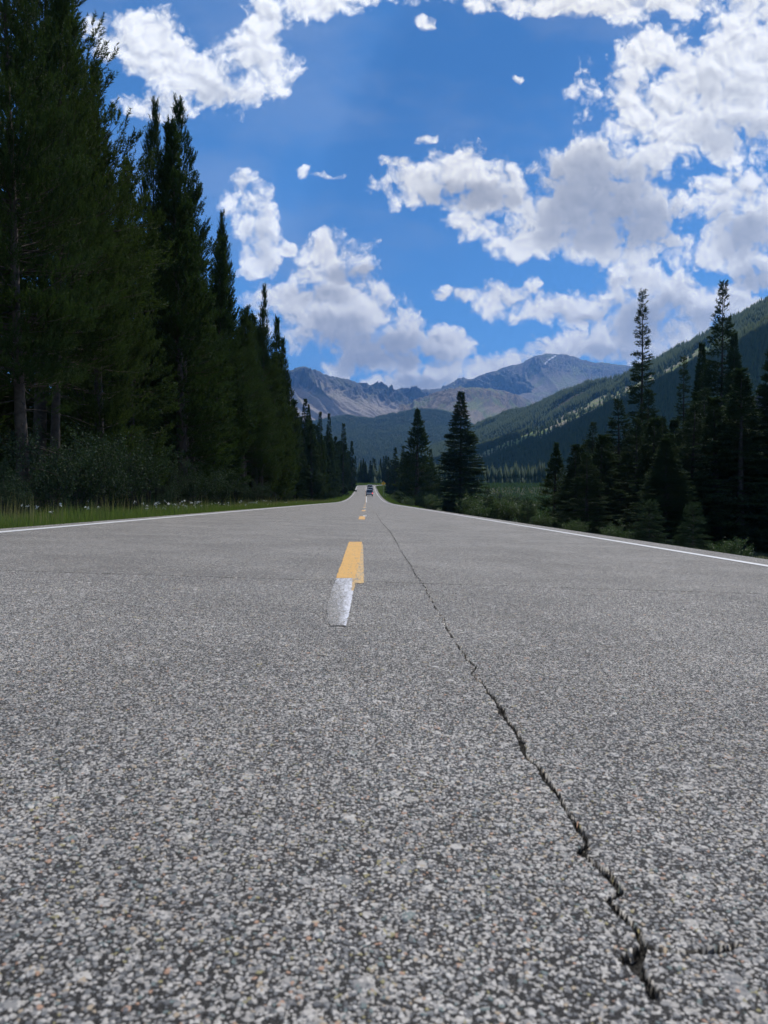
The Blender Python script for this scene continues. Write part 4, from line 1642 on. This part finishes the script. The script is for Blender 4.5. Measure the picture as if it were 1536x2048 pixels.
    for sx in (-1, 1):
        mb = MB()
        mb.box((sx * (hw + .09), cy1 - .05, beltz + .10), (.20, .10, .15))
        mb.obj('wing_mirror', trim, root, bevel=.02)
        for yy in (.85, L - .85):
            mb = MB()
            r = .37
            prof_t = [(-.115, .80), (-.115, .96), (-.08, 1.0), (.08, 1.0), (.115, .96), (.115, .80)]
            N = 24
            vs = []
            for k in range(N):
                a = 2 * math.pi * k / N
                for (xx, rr) in prof_t:
                    vs.append((sx * (hw - .11) + xx, yy + math.cos(a) * r * rr * 1.0, r + math.sin(a) * r * rr))
            m_ = len(prof_t)
            fs = []
            for k in range(N):
                k2 = (k + 1) % N
                for j in range(m_):
                    j2 = (j + 1) % m_
                    fs.append((k * m_ + j, k * m_ + j2, k2 * m_ + j2, k2 * m_ + j))
            mb.add(vs, fs)
            wheel = mb.obj('wheel', rub, root, smooth=False)
            mb = MB()
            mb.tube([(sx * (hw - .11) - .07, yy, r), (sx * (hw - .11) + .09 * sx, yy, r)], r * .80, 20)
            for k in range(5):
                a = 2 * math.pi * k / 5
                mb.box((sx * (hw - .11) + sx * .10, yy + math.cos(a) * r * .4, r + math.sin(a) * r * .4), (.03, .08, r * .75), rot=Matrix.Rotation(a - math.pi / 2, 3, 'X').transposed())
            mb.obj('rim', rimm, wheel)
            # dark arch
            mb = MB()
            mb.tube([(sx * (hw - .02), yy, r + .02), (sx * (hw + .012), yy, r + .02)], r * 1.16, 24)
            mb.obj('wheel_arch', trim, root)
    if spare:
        mb = MB()
        mb.tube([(.1, -.22, .95), (.1, -.03, .95)], .36, 24)
        sp = mb.obj('spare_wheel', rub, root, bevel=.03)
    return root


car('estate_car', 'silver grey boxy car with lit red tail lamp, nearest of the three driving uphill', 738.6, 194, (.42, .43, .46), (.70, .71, .73), 4.6, 1.84, 1.80, brake=True)  # roof paler than the body: reflected sky put into its colour
car('white_car', 'white car, middle one of the three climbing towards the bend', 740.6, 236, (.62, .63, .64), (.68, .69, .70), 4.5, 1.80, 1.72)
car('blue_car', 'dark blue vehicle with a pale roof, farthest of the three near the bend', 739.6, 262, (.06, .085, .14), (.58, .60, .64), 4.9, 1.92, 1.95)


# ------------------------------------------------------------------ mountains
def terrain_sheet(name, ridge, depth, back, foot_z, n_u, n_v, seed, rough_amp, gully, mfun, prof=1.0, ridge_jag=12.0, jag_f=.02, rib_f=.006, scree_t=.2, face=None):
    """a mountain side hung from a ridge line: ridge = [(px,py,D)], slopes fall towards the valley"""
    pts = [P(*r) for r in ridge]
    pts = np.array([[p.x, p.y, p.z] for p in pts])
    seg = np.r_[0, np.cumsum(np.hypot(np.diff(pts[:, 0]), np.diff(pts[:, 1])))]
    s = np.linspace(0, seg[-1], n_u)
    rx = np.interp(s, seg, pts[:, 0])
    ry = np.interp(s, seg, pts[:, 1])
    rz = np.interp(s, seg, pts[:, 2])
    k = max(1, n_u // 60)
    ker = np.ones(k) / k
    if k > 1:
        rz_s = np.convolve(np.pad(rz, k // 2, mode='edge'), ker, 'valid')[:n_u]
        rz = rz_s if len(rz_s) == n_u else rz
    jag = (fbm(s * jag_f, s * 0 + seed, seed, 5, .6, True) - .55) * ridge_jag * 2
    # direction down-slope, in plan: towards the camera unless face is given
    if face is None:
        dx, dy = -rx, -ry
        L = np.hypot(dx, dy)
        dx, dy = dx / L, dy / L
    else:
        fx, fy = face
        L = math.hypot(fx, fy)
        dx, dy = np.full(n_u, fx / L), np.full(n_u, fy / L)
    t = np.concatenate([-np.linspace(1, 0, max(4, n_v // 5))[:-1] ** 1.3 * back, np.linspace(0, 1, n_v) ** 1.1])
    Sg, Tg = np.meshgrid(s, t, indexing='ij')
    X = rx[:, None] + dx[:, None] * depth * Tg
    Y = ry[:, None] + dy[:, None] * depth * Tg
    at_ = np.abs(Tg)
    h = (1 - np.clip(at_, 0, 1)) ** prof
    h = np.where(Tg < 0, 1 - .9 * at_ / max(back, .01) * .6, h)
    Z = foot_z + (rz[:, None] - foot_z) * h
    env = np.clip(at_ * 9, 0, 1) * (1 - .45 * np.clip((at_ - scree_t) / .2, 0, 1)) * np.clip((1.02 - at_) * 4, 0, 1)
    warp = (fbm(Sg * rib_f * .7, Tg * 2, seed + 3, 3) - .5) * 1.6
    rib = fbm(Sg * rib_f + warp, Tg * 1.1 + warp * .4, seed + 5, 6, .55, True)
    env = np.where(Tg < 0, env * .15, env)
    Z = Z + env * (rib - .55) * gully
    rock_ = fbm(X * .012, Y * .012 + Z * .01, seed + 8, 5, .6, True)
    Z = Z + np.clip(at_ * 12, 0, 1) * (rock_ - .5) * rough_amp * np.where(Tg < 0, .2, 1) * (1 - .9 * np.clip((at_ + (.5 - rib) * .2 - scree_t) / .08, 0, 1))
    Z = Z + jag[:, None] * np.exp(-(at_ * 14) ** 2)
    V = np.stack([X, Y, Z], -1).reshape(-1, 3)
    me = new_mesh(name, V, grid_faces(len(s), len(t)), [mfun], attrs={'rib': rib.ravel(), 'tt': Tg.ravel()}, smooth=False)
    o = link(name, me)
    o['kind'] = 'structure'
    return X, Y, Z, Tg, Sg, rib


def mountain_mat(name, rock_c, scree_c, grass_c, tree_c, scree_lo=.42, scree_hi=.56, tree_t=.8, grass_amt=.5, snow=None):
    m, T, out = mat(name)
    geo = T.n('ShaderNodeNewGeometry')
    p = geo.outputs['Position']
    rib = T.n('ShaderNodeAttribute', {'attribute_name': 'rib', 'attribute_type': 'GEOMETRY'}).outputs['Fac']
    tt = T.n('ShaderNodeAttribute', {'attribute_name': 'tt', 'attribute_type': 'GEOMETRY'}).outputs['Fac']
    n = T.noise(p, .004, 8, .65).outputs[0]
    n2 = T.noise(p, .02, 6, .7).outputs[0]
    n3 = T.noise(T.v('MULTIPLY', p, (1, 1, .18)), .030, 5, .65).outputs[0]
    rock_col = T.mix(T.sm(n3, .35, .65), C4([x * .55 for x in rock_c]), C4([min(1, x * 1.35) for x in rock_c]))
    # scree lies in the gullies and on the lower face
    sc_ = T.m('ADD', T.m('ADD', T.m('MULTIPLY', rib, -1.0), T.m('MULTIPLY', tt, .45)), T.m('MULTIPLY', T.m('SUBTRACT', n2, .5), .35))
    scm = T.sm(T.m('ADD', T.m('ADD', T.m('MULTIPLY', T.m('SUBTRACT', .5, rib), .42), tt), T.m('MULTIPLY', T.m('SUBTRACT', n2, .5), .12)), scree_lo, scree_hi)
    scc = T.mix(T.sm(n2, .3, .7), C4(scree_c), C4([x * .8 for x in scree_c]))
    c = T.mix(scm, rock_col, scc)
    gm = T.m('MULTIPLY', T.sm(T.m('ADD', n, T.m('MULTIPLY', T.m('SUBTRACT', n2, .5), .4)), .50, .60), grass_amt)
    c = T.mix(gm, c, C4(grass_c))
    tm = T.sm(T.m('ADD', tt, T.m('MULTIPLY', T.m('SUBTRACT', n2, .5), .35)), tree_t - .03, tree_t + .03)
    pale = T.n('ShaderNodeAttribute', {'attribute_name': 'pale', 'attribute_type': 'GEOMETRY'}).outputs['Fac']
    c = T.mix(pale, c, T.mix(T.sm(T.noise(p, .012, 4, .6).outputs[0], .4, .6), (.36, .32, .24, 1), (.22, .28, .10, 1)))
    tcol = T.mix(n2, C4([x * .7 for x in tree_c]), C4([x * 1.3 for x in tree_c]))
    c = T.mix(tm, c, tcol)
    b = T.n('ShaderNodeBsdfPrincipled', Base_Color=c, Roughness=.95)
    b.inputs['Specular IOR Level'].default_value = .1
    bp = T.n('ShaderNodeBump', Strength=1.0, Distance=16.0, Height=T.noise(p, .03, 7, .7).outputs[0])
    T.L.new(bp.outputs[0], b.inputs['Normal'])
    T.L.new(b.outputs[0], out.inputs[0])
    return m


MM = mountain_mat('ridge_rock', (.15, .15, .15), (.44, .38, .32), (.20, .21, .10), (.03, .045, .03), .13, .18, .90, .35)
MP = mountain_mat('peak_rock', (.19, .175, .155), (.36, .31, .255), (.24, .26, .13), (.03, .045, .03), .10, .20, .95, .75)
MG = mountain_mat('alpine_shoulder', (.24, .195, .14), (.34, .28, .20), (.22, .25, .11), (.03, .05, .03), .10, .30, .62, .85)
qn = 2 if QUICK else 1
# far left ridge (rocky cirque)
terrain_sheet('mountain_ridge', [(380, 700, 6000), (480, 715, 6000), (575, 742, 6000), (600, 733, 6000), (625, 738, 6050), (660, 752, 6100), (700, 760, 6300), (740, 773, 6500), (780, 779, 6700), (830, 778, 7000),
                                 (880, 780, 7300), (920, 768, 7500), (960, 752, 7600), (1010, 735, 7700)], 2300, .5, 60, 700 // qn, 200 // qn, 21, 105, 330, MM, 1.25, 15, .018, .0030, scree_t=.13, face=(.55, -.85))
# right peak
PK = terrain_sheet('mountain_peak', [(820, 790, 8600), (880, 778, 8500), (930, 762, 8400), (975, 748, 8300), (1020, 731, 8300), (1045, 726, 8300), (1065, 713, 8300), (1095, 708, 8300), (1110, 709, 8300), (1135, 710, 8300),
                                (1180, 723, 8300), (1225, 728, 8300), (1262, 733, 8400), (1330, 722, 8500), (1420, 760, 8600)], 3400, .5, 60, 560 // qn, 190 // qn, 33, 90, 420, MP, 1.15, 18, .007, .0016, scree_t=.12)
# a last patch of snow below the summit
def snow():
    X, Y, Z = PK[0], PK[1], PK[2]
    pts = np.stack([X - CAMLOC.x, Y - CAMLOC.y, Z - CAMLOC.z], -1).reshape(-1, 3) @ np.array(ROT)
    px = 768 + F * pts[:, 0] / -pts[:, 2]
    py = 1024 - F * pts[:, 1] / -pts[:, 2]
    line = np.array([(1110, 714), (1100, 719), (1093, 726), (1087, 733)], float)
    d = np.full(len(px), 1e9)
    for a, b in zip(line[:-1], line[1:]):
        L2 = ((b - a) ** 2).sum()
        t = np.clip(((px - a[0]) * (b - a)[0] + (py - a[1]) * (b - a)[1]) / L2, 0, 1)
        d = np.minimum(d, np.hypot(px - a[0] - t * (b - a)[0], py - a[1] - t * (b - a)[1]))
    nu, nv = X.shape
    Fc = grid_faces(nu, nv)
    ok = (d[Fc] < 2.6).all(1) & (PK[3].ravel()[Fc] >= 0).all(1)
    Fc = Fc[ok]
    if not len(Fc):
        return
    u, inv = np.unique(Fc, return_inverse=True)
    V = np.stack([X, Y, Z], -1).reshape(-1, 3)[u] + np.array([0, -6, 8])
    tag(link('snow_patch', new_mesh('snow_patch', V, inv.reshape(-1, 4), [simple('snow', (.85, .85, .88), .8)])), 'structure')


snow()
# brown and green shoulder in front of the peak
terrain_sheet('mountain_shoulder', [(800, 822, 5600), (822, 808, 5600), (850, 797, 5600), (880, 789, 5600), (910, 780, 5600), (950, 775, 5700), (1000, 780, 5800), (1060, 800, 5900), (1130, 830, 5900), (1200, 850, 5900)],
              2100, .5, 60, 420 // qn, 150 // qn, 45, 40, 240, MG, 1.0, 14, .01, .0024, scree_t=.15)

# wooded hills
MW = mountain_mat('forest_floor_hill', (.10, .105, .06), (.15, .14, .09), (.09, .11, .05), (.05, .07, .03), .0, .2, 2.0, .6)
H1 = terrain_sheet('wooded_hill', [(500, 905, 4300), (600, 850, 4300), (660, 838, 4300), (700, 833, 4300), (745, 838, 4300), (790, 828, 4300), (830, 820, 4300), (870, 821, 4300), (910, 832, 4300), (960, 862, 4300), (1010, 885, 4300), (1100, 925, 4300)],
                   1700, .6, 10, 260, 120, 51, 30, 90, MW, .9, 4, .01, .003)
HR = [(800, 955, 3700), (868, 912, 3400), (905, 893, 3200), (940, 874, 3000), (1010, 844, 2750), (1100, 806, 2500), (1170, 784, 2350), (1240, 762, 2200), (1330, 731, 2000), (1400, 697, 1850), (1470, 660, 1700), (1536, 628, 1560), (1700, 545, 1350), (1900, 470, 1150)]
H2 = terrain_sheet('wooded_slope', HR, 620, .5, 0, 360, 170, 63, 26, 70, MW, .80, 5, .01, .004, face=(-.97, -.25))
# nearer spur, its crest a pale strip
MS = mountain_mat('spur_ground', (.30, .27, .21), (.36, .32, .25), (.22, .26, .11), (.05, .07, .03), .0, .35, 2.0, .5)
HS = [(780, 985, 2500), (830, 962, 2350), (870, 945, 2200), (940, 920, 2020), (1000, 893, 1860), (1060, 872, 1740), (1130, 842, 1620), (1200, 815, 1520), (1290, 780, 1400), (1370, 742, 1300), (1420, 716, 1230), (1480, 690, 1160), (1560, 645, 1060), (1750, 540, 900), (2000, 420, 760)]
H3 = terrain_sheet('wooded_spur', HS, 430, .7, -3, 360, 130, 75, 14, 34, MS, .85, 4, .01, .006, face=(-.97, -.25))


STRIP = np.array([(800, 975), (830, 962), (870, 945), (930, 922), (980, 905), (1010, 893), (1060, 872), (1130, 842), (1190, 815), (1240, 795), (1300, 766), (1350, 742), (1400, 712), (1450, 690)], float)


def strip_off(x, y, z):
    """signed height of a point below the pale rib that runs down the hillside, in thousandths of its distance"""
    pts = np.stack([x, y, z - CAMLOC.z], -1).reshape(-1, 3) @ np.array(ROT)
    px = 768 + F * pts[:, 0] / -pts[:, 2]
    py = 1024 - F * pts[:, 1] / -pts[:, 2]
    ln = np.interp(px, STRIP[:, 0], STRIP[:, 1])
    return px, (py - ln) + (fbm(px * .03, py * .03, 9, 3) - .5) * 14


for sheet_, nm_ in ((H2, 'wooded_slope'), (H3, 'wooded_spur')):
    px_, so_ = strip_off(sheet_[0], sheet_[1], sheet_[2])
    w_ = np.interp(px_, [860, 1300], [5, 16])
    val_ = np.clip((w_ + 4 - np.abs(so_ + w_ * .3)) / 5, 0, 1) * (px_ > 830) * (px_ < 1440)
    me_ = bpy.data.objects[nm_].data
    at_ = me_.attributes.new('pale', 'FLOAT', 'POINT')
    at_.data.foreach_set('value', val_.astype(np.float32))


def forest(name, sheet, N, hmin, hmax, seed, label, tmin=.0, tmax=1.0, dens=None, sides=5, wk=.17):
    X, Y, Z, Tg, Sg, rib = sheet
    rng = np.random.default_rng(seed)
    nu, nv = X.shape
    # sample by area
    ui = rng.random(N * 3) * (nu - 1.001)
    vi = rng.random(N * 3) * (nv - 1.001)
    i = ui.astype(int)
    j = vi.astype(int)
    fu, fv = ui - i, vi - j

    def bl(A):
        return (A[i, j] * (1 - fu) + A[i + 1, j] * fu) * (1 - fv) + (A[i, j + 1] * (1 - fu) + A[i + 1, j + 1] * fu) * fv
    x, y, z, t = bl(X), bl(Y), bl(Z), bl(Tg)
    # keep what falls inside the picture, with a margin
    pxx = 732 + F * x / np.maximum(y, 1)
    k = (t > tmin) & (t < tmax) & (y > 60) & (pxx > 560) & (pxx < 1750)
    if dens is not None:
        k &= rng.random(len(x)) < dens(x, y, z, t, bl(rib))
    if name in ('slope_forest', 'spur_forest'):
        pj, so = strip_off(x, y, z)
        w = np.interp(pj, [860, 1300], [5, 16])
        inside = (so > -w) & (so < 3 + 14 * 1450 / np.maximum(y, 300) * .8) & (pj > 850) & (pj < 1430)
        k &= ~(inside & (rng.random(len(x)) > .03))
    idx = np.nonzero(k)[0][:N]
    x, y, z, t = x[idx], y[idx], z[idx], t[idx]
    n = len(x)
    h = rng.uniform(hmin, hmax, n) * (.75 + .5 * vnoise(x * .01, y * .01, seed))
    w = h * wk * rng.uniform(.75, 1.3, n)
    az = rng.random(n) * 6.28
    VV, FF = [], []
    o = 0
    for (z0, z1, ws) in ((.02, .62, 1.0), (.38, 1.0, .62)):
        ring = []
        for q in range(sides):
            a = az + q * 2 * np.pi / sides
            r = w * ws * rng.uniform(.7, 1.25, n)
            ring.append(np.stack([x + np.cos(a) * r, y + np.sin(a) * r, z + h * (z0 + rng.uniform(-.03, .05, n))], -1))
        tipp = np.stack([x, y, z + h * z1], -1)
        blk = np.stack(ring + [tipp], 1)
        base = o + np.arange(n)[:, None] * (sides + 1)
        VV.append(blk.reshape(-1, 3))
        for q in range(sides):
            FF.append(np.concatenate([base + q, base + (q + 1) % sides, base + sides], 1))
        o += n * (sides + 1)
    r = rng.random(n)
    me = new_mesh(name, np.concatenate(VV), FF, [M['far_tree']], attrs={'rnd': np.tile(r, sides * 2)})
    ob = link(name, me)
    ob['kind'] = 'stuff'
    ob['label'] = label
    print(name, n)


NQ = .4 if QUICK else 1


def d_slope(x, y, z, t, rib):
    n = vnoise(x * .012, y * .012, 4)
    return np.clip(1.25 - 1.5 * np.clip(n - .56, 0, 1) * 4, .05, 1)


def d_spur(x, y, z, t, rib):
    n = vnoise(x * .01, y * .01, 6)
    edge = .15 + .16 * n
    return np.where(t < -1, .06, 1.0)


forest('distant_forest', H1, int(60000 * NQ), 12, 19, 3, 'blue dark conifer forest covering the rounded hill below the ridge', -.3, 1.0, sides=4)
forest('slope_forest', H2, int(60000 * NQ), 13, 24, 4, 'sunlit conifer forest on the slope right of the valley', -.1, .9, d_slope)
forest('spur_forest', H3, int(50000 * NQ), 11, 18, 5, 'shaded conifer forest on the near spur below the pale strip', .0, 1.0, d_spur)


# unseen cloud added high above, shaped so its shadow falls on the near spur
def shade_cloud():
    import bmesh
    rng = random.Random(5)
    root_c = None
    bm = bmesh.new()
    for (px, py, D) in HS[2:] + [(1460, 700, 1190), (1330, 760, 1350), (1250, 798, 1450), (905, 930, 2100), (1030, 884, 1800), (1170, 828, 1560), (1650, 590, 980)]:
        q = P(px, py, D)
        for (off, r) in ((265, 105), (410, 170), (590, 190)):
            c = Vector((q.x - off * .97, q.y - off * .25, q.z * .5))
            if c.x - r < 110 and c.y - r < 620:
                continue
            c += sdir * ((3500 - c.z) / sdir.z)
            m4 = Matrix.Translation(c + Vector((rng.uniform(-20, 20), rng.uniform(-30, 30), rng.uniform(-20, 60)))) @ Matrix.Diagonal((r * rng.uniform(.9, 1.15), r * rng.uniform(.95, 1.4), r * .6, 1))
            bmesh.ops.create_icosphere(bm, subdivisions=4, radius=1, matrix=m4)
    co = np.array([v.co[:] for v in bm.verts])
    d = (fbm(co[:, 0] * .012 + co[:, 2] * .01, co[:, 1] * .012, 4, 4) - .5) * 90
    cen = co.mean(0)
    bm.normal_update()
    for v, k in zip(bm.verts, d):
        v.co += v.normal * float(k)
    me = bpy.data.meshes.new('cloud')
    bm.to_mesh(me)
    bm.free()
    me.materials.append(simple('shade_cloud_white', (.9, .9, .92), 1.0, spec=0))
    o = link('cloud', me)  # added out of frame for the shadow it casts
    o['kind'] = 'structure'


shade_cloud()


# valley floor forest beyond the meadow
def valley_forest():
    rng = np.random.default_rng(8)
    N = int(26000 * NQ)
    y = rng.uniform(380, 2600, N)
    x = rng.uniform(-.25, .45, N) * y
    xs = x.reshape(1, -1)
    k = ~((x > 10) & (x < 60 + 0 * y) & (y < 300))
    x, y = x[k], y[k]
    z = ground_z(x, y)
    X = np.stack([x, x], 0)
    # reuse forest() with a two-row pseudo sheet of exact points
    n = len(x)
    h = rng.uniform(10, 16, n) * np.interp(y, [380, 500, 900], [.9, .9, 1.0])
    w = h * .17
    az = rng.random(n) * 6.28
    sides = 5
    VV, FF, o = [], [], 0
    for (z0, z1, ws) in ((.02, .62, 1.0), (.38, 1.0, .62)):
        ring = []
        for q in range(sides):
            a = az + q * 2 * np.pi / sides
            r = w * ws * rng.uniform(.7, 1.25, n)
            ring.append(np.stack([x + np.cos(a) * r, y + np.sin(a) * r, z + h * (z0 + rng.uniform(-.03, .05, n))], -1))
        blk = np.stack(ring + [np.stack([x, y, z + h * z1], -1)], 1)
        base = o + np.arange(n)[:, None] * (sides + 1)
        VV.append(blk.reshape(-1, 3))
        for q in range(sides):
            FF.append(np.concatenate([base + q, base + (q + 1) % sides, base + sides], 1))
        o += n * (sides + 1)
    me = new_mesh('valley_forest', np.concatenate(VV), FF, [M['fir']], attrs={'rnd': np.tile(rng.random(n), sides * 2)})
    ob = link('valley_forest', me)
    tag(ob, 'stuff', 'dark conifer forest filling the valley floor beyond the bend and the meadow')


valley_forest()


def deep_forest():
    rng = np.random.default_rng(18)
    n = 1500
    y = rng.uniform(4, 330, n)
    x = -rng.uniform(36, 95, n)
    z = ground_z(x, y)
    h = rng.uniform(11, 15, n)
    VV, FF, o = [], [], 0
    for (z0, z1, ws) in ((.0, .5, 1.0), (.25, .75, .75), (.5, 1.0, .5)):
        ring = [np.stack([x + np.cos(q * .9) * h * .16 * ws * rng.uniform(.7, 1.2, n), y + np.sin(q * .9) * h * .16 * ws * rng.uniform(.7, 1.2, n), z + h * z0], -1) for q in range(7)]
        blk = np.stack(ring + [np.stack([x, y, z + h * z1], -1)], 1)
        base = o + np.arange(n)[:, None] * 8
        VV.append(blk.reshape(-1, 3))
        for q in range(7):
            FF.append(np.concatenate([base + q, base + (q + 1) % 7, base + 7], 1))
        o += n * 8
    ob = link('deep_forest', new_mesh('deep_forest', np.concatenate(VV), FF, [M['fir']], attrs={'rnd': np.tile(rng.random(n), 21)}))
    tag(ob, 'stuff', 'dark depth of the forest behind the left rows of trees')


deep_forest()


# ------------------------------------------------------------------ haze
def haze():
    m, T, out = mat('haze')
    pv = T.n('ShaderNodeVolumePrincipled')
    pv.inputs['Color'].default_value = (.15, .43, 1.0, 1)
    pv.inputs['Density'].default_value = 9.5e-5
    pv.inputs['Anisotropy'].default_value = .1
    T.L.new(pv.outputs[0], out.inputs['Volume'])
    mb = MB()
    mb.box((0, 3800, 860), (20000, 13600, 1900))
    o = mb.obj('haze', m)
    o['kind'] = 'stuff'
    o['label'] = 'thin blue mountain haze'
    m.cycles.homogeneous_volume = True if hasattr(m.cycles, 'homogeneous_volume') else None


haze()
